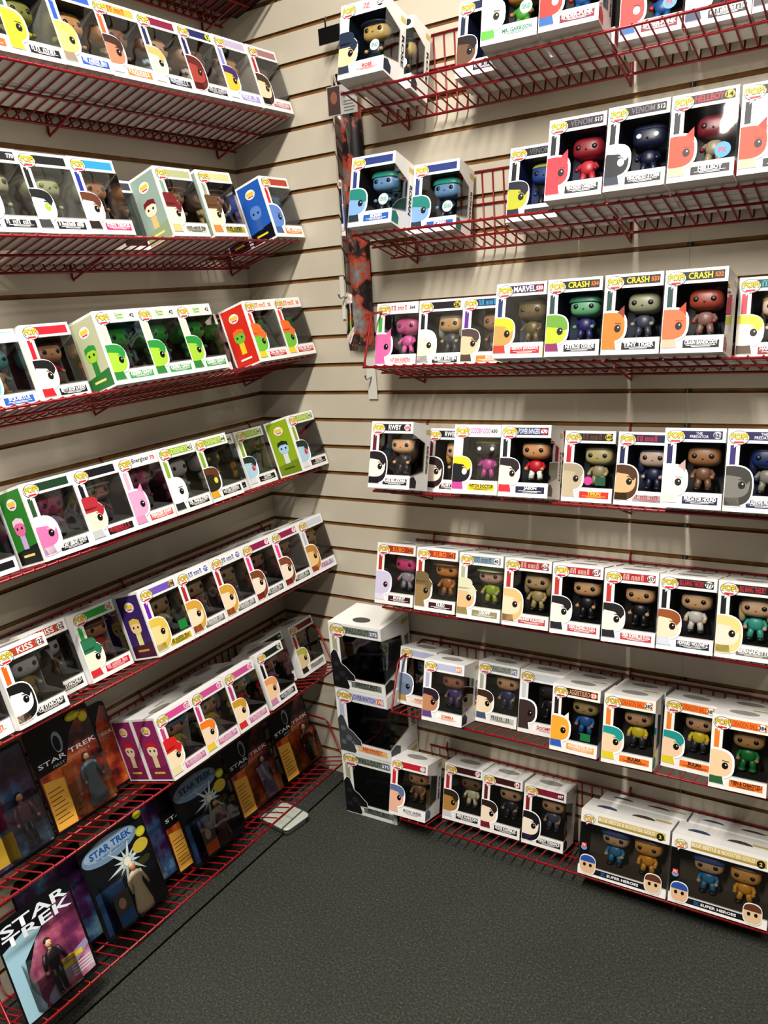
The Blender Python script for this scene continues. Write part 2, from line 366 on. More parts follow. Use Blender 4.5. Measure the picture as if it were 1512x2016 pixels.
    b.poly([(X,.02*d,.03*h),(X,.34*d,.03*h),(X,.36*d,.13*h),(X,.2*d,.2*h),(X,.02*d,.17*h)], P(c['hair']))
    return b.mesh('carton')
def window_mesh(w, h, d):
    b = MB(); x1 = .2*w; zb = .195*h; zt = .835*h; k = .70*d; y = -.0007; X = w+.0007
    nx, nz = 1, 1
    b.poly([(x1,y,zb),(X,y,zb),(X,y,zt),(x1,y,zt)], FILM); b.poly([(X,y,zb),(X,k,.29*h),(X,k,.73*h),(X,y,zt)], FILM)
    return b.mesh('window_film')
BOXW, BOXH, BOXD = .1143, .1588, .0889
WM = {}
def place(shelf_key, s, d, yaw, raise_=0.0):
    z0, tp = SH[shelf_key]; z = z0 + d*math.tan(math.radians(tp)) + raise_
    if shelf_key[0] == 'L': return (d, s, z), (-math.radians(tp), 0, math.pi/2+math.radians(yaw))
    return (s, -d, z), (-math.radians(tp), 0, math.radians(yaw))
TOYS = {}
def toy_box(key, loc, rot, c, label, dims=(BOXW, BOXH, BOXD), group='windowed toy boxes on the wire shelves'):
    w, h, d = dims
    root = empty('toy_box', loc, rot, label, 'toy box', group)
    link('carton', carton_mesh(w, h, d, c), root)
    if dims not in WM: WM[dims] = window_mesh(w, h, d)
    link('window_film', WM[dims], root)
    link('portrait', portrait_mesh(w, h, c['skin'], c['hair'], c['style'], c['shirt'], c.get('big', 1.0), c.get('eye', '#0c0c0e')), root)
    text('logo_lettering', 'POP!', P('#1d1a18'), root, .052*w, .320*w, .862*h, .950*h, -.0014, bold=.08)
    text('logo_lettering', 'POP!', P('#f2c62e'), root, .060*w, .312*w, .868*h, .944*h, -.0017, bold=.03)
    if c.get('title'): text('title_lettering', c['title'], P(c['tc']), root, .355*w, .785*w, .875*h, .952*h, -.0008, bold=.02)
    if c.get('num'): text('number_lettering', c['num'], P(c['nc']), root, .800*w, .930*w, .886*h, .940*h, -.0012, bold=.03)
    if c.get('name'):
        text('name_lettering', c['name'], P(c['namec']), root, .39*w, .915*w, .097*h, .149*h, -.0008, bold=.04)
        b = MB()
        for k_, (u0, u1) in enumerate(((.42, .88), (.50, .80))): b.poly(rect(u0*w, (.084-.014*k_)*h, u1*w, (.090-.014*k_)*h, -.0008), P(c['namec']))
        link('small_print', b.mesh('small_print'), root)
    if c.get('sidename'):
        t = text('side_lettering', c['sidename'], P('#141414'), root, 0, .42*h, 0, .13*d, 0, rot=(0, 0, 0), bold=.03)
        t.location = (w+.0006, .80*d, .68*h); t.rotation_euler = Matrix(((0, 0, 0), (0, 0, 0), (0, 0, 0))).to_euler() if False else (0, math.pi/2, 0)
        # letters run down the side: x axis -> down, z axis -> towards the back
        mloc = Matrix(((0, 1, 0), (0, 0, 1), (-1, 0, 0)))
        t.rotation_euler = mloc.to_euler()
    fb, fh = figure_meshes(c['fskin'], c['fhair'], c['style'], c['fshirt'], c.get('legs', c['fshirt']), c.get('eye', '#0b0b0d'))
    f = link('figurine', fb, root, (.615*w, .50*d, .205*h+.004)); hd = link('head', fh, f); k = h/BOXH; f.scale = (k*1.14, k*1.08, k*1.0); hd.scale = (1.12, 1.08, 1.075)
    for (sx, sz, r, colr, s) in c.get('stickertext', []):
        text('sticker_lettering', s, P(colr), root, (sx-r*.7)*w, (sx+r*.7)*w, sz*h-r*w*.35, sz*h+r*w*.35, -.0017, bold=.03)
    if c.get('tray'):
        b = MB(); b.poly(rect(c['tray'][0]*w, c['tray'][1]*h, c['tray'][2]*w, c['tray'][3]*h, -.0013), P(c['tray'][4])); link('price_sticker', b.mesh('price_sticker'), root)
    TOYS[key] = root; return root
def shade(hexc, f):
    h = hexc.lstrip('#'); return '#' + ''.join('%02x' % max(0, min(255, int(int(h[i:i+2], 16)*f))) for i in (0, 2, 4))
def C(hc, title, tc, num, nc, numbg, stripe, pc, name, namec, skin, hair, style, shirt, inner='#1c1c22', **k):
    c = dict(hc=hc, title=title, tc=tc, num=num, nc=nc, numbg=numbg, stripe=stripe, pc=pc, name=name, namec=namec, skin=skin, hair=hair, style=style, shirt=shirt, inner=inner)
    c['fskin'] = k.pop('fskin', skin); c['fhair'] = k.pop('fhair', hair); c['fshirt'] = k.pop('fshirt', shirt)
    c.update(k); return c
Wt, Bk = '#f2f0ec', '#15151a'
SK = '#e9c9a4'
# ------------------------------------------------------------------ stock on the right wall
RW = [
 # key, shelf, s, d, yaw, colours, label
 ('a1','R1',0.5190,0.234,2.0, C(None,'STAR\nWARS','#c9202c','205','#f2f0ec','#17171c','#f2f0ec',None,'ROSE','#c9202c','#e3b48c','#1d2a3c','hat','#26303c','#14202f',fskin='#b89a5a',sidename='ROSE',stickers=[(.80,.36,.10,'#d9efe6')],stickertext=[(.80,.36,.10,'#2f6f60','SERIES')]), 'windowed toy box numbered 205, navy capped portrait, leftmost on the top right shelf'),
 ('a2','R1',0.7550,0.138,0, C('#20283f','','#fff',None,None,None,'#20283f','#3b2347','~9','#f2f0ec','#5f4436','#241c1c','short','#cfc5c0','#1d2745'), 'navy toy box with brown-skinned portrait, set back beside the big gap, top right shelf'),
 ('a3','R1',0.8590,0.229,4.0, C('#1c2030','','#fff',None,None,None,'#1c2030','#f2f0ec','MR. GARRISON','#2e6b58','#f0d9b6','#2a2a30','bald','#4f9a3a','#171b2c',fskin='#b5703c',stickers=[(.80,.36,.11,'#bfe5cf')],stickertext=[(.80,.36,.11,'#2f6f60','SERIES')]), 'toy box with bald pale portrait above a green collar, top right shelf'),
 ('a4','R1',0.9780,0.226,3.4, C(None,'','#fff',None,None,None,'#b32024','#6d1226','SPIDER-PUNK','#f2f0ec','#c02a22','#c02a22','bald','#22518f','#15121c',eye='#f0f0f0',sidename='SPIDER-PUNK'), 'toy box with plain red portrait and maroon name strip, pushed forward, top right shelf'),
 ('a5','R1',1.1040,0.136,3.1, C(None,'','#fff',None,None,None,'#b32024','#6d1226','SPIDER-PUNK','#f2f0ec','#c9302a','#c02a22','bald','#22518f','#15121c',eye='#f0f0f0',stickers=[(.80,.34,.11,'#4f86c4')],stickertext=[(.80,.34,.11,'#d04050','PX')]), 'toy box with plain red portrait seen behind the shelf rail, set back, top right shelf'),
 ('a6','R1',1.2227,0.130,1.0, C('#c0212a','~7','#fff',None,None,None,'#c0212a','#17171c','~16','#f2f0ec','#e8e4de','#c9202c','helmet','#2a3350','#121218'), 'toy box with black name strip beside the set back plain red one, top right shelf'),
 ('a7','R1',1.3388,0.130,0, C('#22242c','','#fff',None,None,None,'#22242c','#17171c','','#fff','#5a5a60','#22242c','bald','#33343a'), 'dark toy box at the right photo edge, top right shelf'),
 ('b1','R2',0.5080,0.225,1.6, C('#23356e','','#b5332c',None,None,None,'#23356e','#23509a','RONAN','#f2f0ec','#6f93cf','#1d6f66','helmet','#1b2b34','#16191f',fskin='#5f86b0',fhair='#1f7d6c',sidename='RONAN',stickers=[(.80,.34,.11,'#cfe9e0')],stickertext=[(.80,.34,.11,'#2f6f60','SERIES')]), 'toy box with green hooded blue portrait, leftmost on the second right shelf'),
 ('b2','R2',0.6230,0.142,2.6, C('#23356e','','#b5332c',None,None,None,'#23356e','#23509a','RONAN','#f2f0ec','#6f93cf','#1d6f66','helmet','#1b2b34','#16191f',fskin='#5f86b0',fhair='#1f7d6c',sidename='RONAN',stickers=[(.80,.34,.11,'#cfe9e0')],stickertext=[(.80,.34,.11,'#2f6f60','SERIES')]), 'toy box with green hooded blue portrait, set back behind the rail, second right shelf'),
 ('b3','R2',0.8610,0.142,1.2, C('#17171c','VENOM','#55555c',None,None,None,'#17171c','#17171c','','#fff','#a9a92f','#1b1d2c','short','#20202c','#16295a',fskin='#26407c',fhair='#b0a83a'), 'toy box with olive portrait, half hidden by the rail and a crimson one'),
 ('b4','R2',0.9820,0.227,.6, C('#17171c','VENOM','#5d5560','513','#b9b4b8',None,'#17171c','#17171c','VENOMIZED DAREDEVIL','#f2f0ec','#b8323c','#a52834','ears','#b8323c','#141a3c',fskin='#7e1a28',fhair='#7e1a28'), 'toy box numbered 513 with crimson horned portrait, second right shelf'),
 ('b5','R2',1.1010,0.232,-.4, C('#17171c','VENOM','#5d5560','512','#b9b4b8',None,'#17171c','#17171c','VENOMIZED STORM','#f2f0ec','#17171c','#c9ccd0','short','#2c3240','#1a1d28',eye='#eceff2',fskin='#161b36',fhair='#262a44',fshirt='#161b36'), 'toy box numbered 512 with black portrait and navy figure, second right shelf'),
 ('b6','R2',1.2190,0.232,.6, C('#17171c','HELLBOY','#c3202b','14','#17171c','#e8c53a','#17171c','#17171c','HELLBOY','#f2f0ec','#df3c22','#c02818','ears','#b9a987','#17130f',fskin='#6c1424',fhair='#6c1424',fshirt='#8c8068',stickers=[(.82,.30,.12,'#3d86cf')],stickertext=[(.82,.30,.12,'#e04050','PX')]), 'toy box numbered 14 with scarlet portrait and blue round sticker, second right shelf'),
 ('b7','R2',1.3380,0.227,.8, C('#17171c','HELLBOY','#c3202b','14','#17171c','#e8c53a','#17171c','#17171c','HELLBOY','#f2f0ec','#df3c22','#c02818','ears','#b9a987','#17130f',fskin='#6c1424',fhair='#6c1424',fshirt='#8c8068'), 'toy box with scarlet portrait cut by the right photo edge, second right shelf'),
 ('c1','R3',0.4894,0.130,2.6, C('#f2f0ec','~7','#c34a58','364','#17171c','#f2f0ec','#3f9a3a','#f2f0ec','~8','#c3303a','#cf5f9a','#cf5f9a','ears','#cf5f9a','#1c1620',fskin='#b34a78',fhair='#b34a78'), 'toy box numbered 364 with pink portrait and pink figure, third right shelf'),
 ('c2','R3',0.6101,0.130,2.1, C('#17171c','','#b09c2a','26','#17171c','#c9a92a','#17171c','#17171c','ALBERT EINSTEIN','#f2f0ec','#ecdfb8','#e4e2de','long','#3f4a3a','#14161c',fskin='#b08a5c',fhair='#7c7a76',fshirt='#3a3a3e'), 'toy box numbered 26 with white-haired portrait, third right shelf'),
 ('c3','R3',0.7263,0.130,.5, C('#1f2f52','~7','#3f9ac0',None,None,None,'#5a2f8a','#c07a30','EGO','#f2f0ec','#d9b694','#4a3c38','short','#4a3c30','#1d1416',fskin='#8a6448',fhair='#3c2c28'), 'toy box with dark brown-haired portrait and orange name strip, third right shelf'),
 ('c4','R3',0.8520,0.219,-.6, C('#3a2648','MARVEL','#f2f0ec','530','#f2f0ec','#c9202c','#23335c','#c9202c','GROOT (HOLIDAY)','#f2f0ec','#b08a4c','#e3c32c','short','#b03a30','#1d2c40',fskin='#5a4c28',fhair='#4c4222',fshirt='#5a4c28'), 'toy box numbered 530 with brown portrait topped in yellow, third right shelf'),
 ('c5','R3',0.9710,0.221,1.6, C('#17171c','CRASH','#e8d22c','534','#d8742c','#4a2018','#1d3a38','#17171c','NITROS OXIDE','#f2f0ec','#a9b52f','#5f8f35','helmet','#7d2a5a','#131f38',fskin='#5f9a72',fhair='#2c6c58',fshirt='#2a2a5c'), 'toy box with lime green helmeted portrait, third right shelf'),
 ('c6','R3',1.0910,0.223,.1, C('#17171c','CRASH','#e8d22c','533','#d8742c','#4a2018','#1d3a38','#17171c','TINY TIGER','#f2f0ec','#c07028','#7c3020','ears','#c07028','#141c30',fskin='#8a8a70',fhair='#4a4440',fshirt='#3c3f4c'), 'toy box with ginger brown eared portrait and grey figure, third right shelf'),
 ('c7','R3',1.2080,0.222,-.4, C('#17171c','CRASH','#e8d22c','532','#d8742c','#4a2018','#1d3a38','#17171c','CRASH BANDICOOT','#f2f0ec','#d8643c','#a8321f','ears','#c9a58c','#12161f',fskin='#8c3a2a',fhair='#6c2a20',fshirt='#7c5c54'), 'toy box with orange red eared portrait, last of the forward row, third right shelf'),
 ('c8','R3',1.3269,0.130,.9, C('#1f3a42','~3','#3fa0a0',None,None,None,'#c04050','#8c2c34','HARLEY QUINN','#f2f0ec','#efe6dc','#d9d04a','short','#5c4a3c','#15181c',fskin='#d8b8a8',fhair='#c9c04a'), 'toy box with yellow-haired white-faced portrait at the right photo edge, third right shelf'),
 ('d1','R4',0.5320,0.265,.4, C('#17171c','RWBY','#f2f0ec','588','#c8404c','#f2f0ec','#5c1826','#17171c','BLAKE BELLADONNA','#f2f0ec','#f0ddc8','#1b161c','long','#2a262c','#17171a',fskin='#d8a67c',sidename='BLAKE BELLADONNA'), 'toy box numbered 588 with long black hair portrait, leftmost on the fourth right shelf'),
 ('d2','R4',0.6092,0.130,.4, C('#17171c','RWBY','#f2f0ec',None,None,None,'#5c1826','#4a2026','RUBY ROSE','#f2f0ec','#e9d3c3','#2c1c22','long','#2a2024','#1a1416',fskin='#d8a67c',fhair='#b98a3a'), 'toy box with dark-haired portrait squeezed between two forward ones, fourth right shelf'),
 ('d3','R4',0.7360,0.225,1.8, C('#f2f0ec','SCOOBY-DOO','#b04a9a','630','#17171c','#dfe8d8','#e8e4de','#e8cf2a','WITCH DOCTOR','#3a3420','#17171c','#d8c22c','spiky','#b8408c','#1a1c18',eye='#f2f2f2',fskin='#1d1d1f',fhair='#8f9a2f',fshirt='#a83c80'), 'toy box with yellow name strip and black-faced yellow-topped portrait, fourth right shelf'),
 ('d4','R4',0.8600,0.238,2.9, C('#1c1f44','POWER RANGERS','#c8d0e8','670','#f2f0ec','#b0202c','#17171c','#1f2340','JASON','#f2f0ec','#f0dac4','#1f1a1c','short','#c92a36','#1b1d22',fskin='#c08a5c',fhair='#2c2624',fshirt='#b9202c',legs='#e4e0dc',sidename='JASON'), 'toy box numbered 670 with black short-haired portrait and red suited figure, fourth right shelf'),
 ('d5','R4',0.9710,0.142,1.1, C('#17171c','~7','#6c3c20','549','#17171c','#d8c22c','#b8202c','#c9302c','TIMON','#e8c53a','#b9a98c','#a3947a','short','#b9a98c','#131d20',fskin='#a89a6a',fhair='#6c6448',fshirt='#8a8060',stickers=[(.52,.30,.085,'#c8388a')],tray=(.66,.24,.86,.36,'#1f4c34')), 'toy box numbered 549 with grey-brown portrait, pink dot and green square stickers'),
 ('d6','R4',1.0910,0.145,-1.7, C('#1a1c40','~7','#b8303c',None,None,None,'#1c2148','#9a9a9c','~7','#c04a58','#d8a878','#4a2f1c','long','#4a3a20','#181e33',fskin='#b0988a',fhair='#2c2c44',fshirt='#1f2440'), 'toy box with brown-haired portrait and grey name strip, set back, fourth right shelf'),
 ('d7','R4',1.2150,0.239,1.2, C('#1d1a44','THE\nPREDATOR','#c8c4d8','621','#17171c','#b9b4c8','#1d1a48','#1c1a44','PREDATOR HOUND','#f2f0ec','#e0cfc8','#b09088','ears','#d8c8c0','#14161a',fskin='#8c6040',fhair='#5c3c28',fshirt='#6c4c38'), 'toy box numbered 621 with pale pinkish portrait, fourth right shelf'),
 ('d8','R4',1.3330,0.243,.7, C('#1d1a44','THE\nPREDATOR','#c8c4d8',None,None,None,'#2f2360','#1c1a44','FUGITIVE PREDATOR','#f2f0ec','#6c6a64','#34322f','long','#7a786c','#0f1838',fskin='#1c2c5c',fhair='#18203c'), 'toy box with dark grey portrait cut by the right photo edge, fourth right shelf'),
 ('e1','R5',0.4690,0.185,.7, C('#b03020','KUBO','#d88a2c','650','#17171c','#d8742c','#a82c22','#3c1420','MONKEY','#f2f0ec','#c9c0dc','#c9c0dc','short','#d8d0e4','#2a2c2c',eye='#2a1618',fskin='#c83c70',fhair='#b8b8bc',fshirt='#8f8f94'), 'toy box numbered 650 with lilac portrait, leftmost on the fifth right shelf'),
 ('e2','R5',0.5960,0.197,1.2, C('#b03020','KUBO','#d88a2c','651','#17171c','#d8742c','#a82c22','#3c1420','KUBO','#f2f0ec','#8c7048','#6c5a3a','hat','#8c7048','#1c1a1c',fskin='#c0762c',fhair='#7c5020',fshirt='#9c5c20'), 'toy box numbered 651 with bronze hooded portrait, fifth right shelf'),
 ('e3','R5',0.7250,0.214,.5, C('#7a8c90','~7','#4a6c8c','401','#17171c','#f2f0ec','#a8a888','#8c8660','USOPP','#f2f0ec','#d8b080','#d0cfae','hat','#8c7a4a','#1c1c1c',fskin='#b08a78',fhair='#a0b078',fshirt='#8ca028'), 'toy box numbered 401 with cream hatted portrait, fifth right shelf'),
 ('e4','R5',0.8460,0.217,1.0, C('#a02430','~7','#d8b0a0','656','#17171c','#f2f0ec','#b0342c','#b8404a','AUDREY FULQUARD','#f2f0ec','#efd2b0','#dcb478','long','#7a3c34','#22211c',fskin='#b09068',fhair='#8c7c58',fshirt='#a08c60'), 'toy box numbered 656 with straw blond portrait, fifth right shelf'),
 ('e5','R5',0.9680,0.225,1.9, C('#a02430','~7','#d8b0a0','657','#17171c','#f2f0ec','#b0342c','#b8404a','ORIN SCRIVELLO D.D.S.','#f2f0ec','#f0e2d0','#1d1a1e','short','#25222c','#1a1a1c',fskin='#c39468',fhair='#1b1a1c',fshirt='#1c1a1e'), 'toy box numbered 657 with black-haired portrait, left one of two alike'),
 ('e6','R5',1.0880,0.229,2.3, C('#a02430','~7','#d8b0a0','657','#17171c','#f2f0ec','#b0342c','#b8404a','ORIN SCRIVELLO D.D.S.','#f2f0ec','#f0e2d0','#1d1a1e','short','#25222c','#1a1a1c',fskin='#c39468',fhair='#1b1a1c',fshirt='#1c1a1e'), 'toy box numbered 657 with black-haired portrait, right one of two alike'),
 ('e7','R5',1.2020,0.215,1.5, C('#17171c','BIG BANG THEORY','#b8303c','777','#17171c','#e8e4e0','#17171c','#222440','HOWARD WOLOWITZ','#f2f0ec','#efd2b4','#8c4c24','short','#c8ccdc','#1c1c1c',fskin='#c09a70',fhair='#3c2c24',fshirt='#c8c4bc'), 'toy box numbered 777 with auburn-haired portrait, fifth right shelf'),
 ('e8','R5',1.3180,0.204,1.6, C('#17171c','BIG BANG THEORY','#b8303c',None,None,None,'#17171c','#6c6a68','BERNADETTE','#f2f0ec','#efd8c4','#d8cc84','long','#d8c060','#1d1c1c',fskin='#c8a080',fhair='#b0a070',fshirt='#3c9a88'), 'toy box with pale blond portrait at the right photo edge, fifth right shelf'),
 ('f1','R6',0.4810,0.131,-2.0, C('#aab0cc','','#fff',None,None,None,'#9aa0c4','#e8e0d8','WINSTON','#d8743c','#6c7890','#7c88a4','helmet','#b0904c','#1d1f1c',fskin='#4c5050',fhair='#3c4040'), 'toy box with blue-grey portrait, set back beside the tall stack, sixth right shelf'),
 ('f2','R6',0.6090,0.219,1.0, C('#b4b8d4','','#3a3a44','307','#f2f0ec','#e08a50','#a8acd0','#f2f0ec','SOMBRA','#d8643c','#b8805c','#2a1c28','short','#5c4080','#16181c',fskin='#9c6450',fhair='#4a3440',fshirt='#4a3c6c',sidename='SOMBRA'), 'toy box numbered 307 with brown portrait and lilac header, sixth right shelf'),
 ('f3','R6',0.7220,0.135,-.3, C('#8c948c','FALLOUT','#5c645c','372','#f2f0ec','#5c6ca0','#9ca08c','#b4b8ac','~5','#4c544c','#ecd6b4','#3a2418','short','#40506c','#1b1b1c',fskin='#b48860',fhair='#2c2220',fshirt='#34345c'), 'toy box with grey-green header and dark brown-haired portrait, sixth right shelf'),
 ('f4','R6',0.8420,0.141,.8, C('#c8ccd4','','#3a3a44',None,None,None,'#c4c8d0','#f2f0ec','DOOMFIST','#b8303c','#3a2c2a','#2c2220','bald','#3a2c2a','#141416',fskin='#2c2424',fhair='#1c1a1c',fshirt='#241c28'), 'toy box with very dark brown portrait, next to the orange cat-eared one, sixth right shelf'),
 ('f5','R6',0.9560,0.215,0, C('#221a20','AGGRETSUKO','#e09a6c','23','#f2f0ec','#e0643c','#221a20','#e89a50','AGGRETSUKO','#f6ead8','#eda032','#e8e2dc','ears','#2f58b0','#15161a',fskin='#9c8450',fhair='#c8c0b0',fshirt='#2c5ca0',tray=(.64,.23,.85,.34,'#1c6c3c')), 'toy box numbered 23 with orange eared portrait and green square sticker'),
 ('f6','R6',1.0820,0.219,2.2, C('#e07828','DRAGON BALL','#c8401c','385','#17171c','#f2f0ec','#e07828','#ea7024','BULMA','#2a1c14','#efc8a4','#1d8f88','short','#d8c42c','#34332f',fskin='#b88c68',fhair='#2c7c68',fshirt='#d8c22c',legs='#33363c'), 'toy box numbered 385 with teal-haired portrait, further forward of two alike'),
 ('f7','R6',1.2000,0.155,-1.3, C('#e07828','DRAGON BALL','#c8401c','385','#17171c','#f2f0ec','#e07828','#ea7024','BULMA','#2a1c14','#efc8a4','#1d8f88','short','#d8c42c','#34332f',fskin='#b88c68',fhair='#2c7c68',fshirt='#d8c22c',legs='#33363c'), 'toy box with teal-haired portrait, set back between two forward orange ones'),
 ('f8','R6',1.3150,0.216,1.3, C('#e07828','DRAGON BALL','#c8401c','384','#17171c','#f2f0ec','#e07828','#ea7024','TIEN & CHIAOTZU','#2a1c14','#ecc69c','#ecc69c','bald','#2c5c34','#2a2824',fskin='#a87c4c',fshirt='#1c6c34'), 'toy box numbered 384 with bald portrait and green suited figure, sixth right shelf'),
 ('g1','R7',0.4660,0.197,2.0, C('#b8202c','','#fff','43','#f2f0ec','#b8b0b0','#c82430','#f2f0ec','IRON SHEIK','#6c6c70','#e8b094','#5a6c94','short','#e8b094','#2f2c24',fskin='#9c7048',fhair='#4c4440',fshirt='#7c5c44',sidename='IRON SHEIK'), 'toy box numbered 43 with red header, hanging over the shelf end by the stack'),
 ('g2','R7',0.5992,0.130,2.0, C('#3c1418','','#fff','572','#b8303c','#f2f0ec','#b02430','#17171c','MIKE HANLON','#f2f0ec','#a87c3c','#2c241c','short','#c8c8c8','#1c1a18',fskin='#6c4c34',fhair='#2c2420',fshirt='#c8c4a0'), 'toy box numbered 572 with ochre portrait, lowest right shelf'),
 ('g3','R7',0.7153,0.130,.9, C('#3c1418','','#fff','541','#b8303c','#f2f0ec','#5c1820','#17171c','EDDIE KASPBRAK','#f2f0ec','#f0dcc4','#2c1c18','short','#6c1c2c','#1a1818',fskin='#a88460',fhair='#4c443c',fshirt='#2c2a30'), 'toy box numbered 541 with pale short-haired portrait, lowest right shelf'),
 ('g4','R7',0.8356,0.130,.5, C('#7c1c2c','','#d8b0b8','497','#f2f0ec','#3c1c24','#7c1c2c','#17171c','WENDY TORRANCE','#f2f0ec','#f0e0cc','#17151a','long','#54486c','#1a1818',fskin='#a8805c',fhair='#1c1a1c',fshirt='#4a4a5c'), 'toy box numbered 497 with pale long black hair portrait, lowest right shelf'),
]
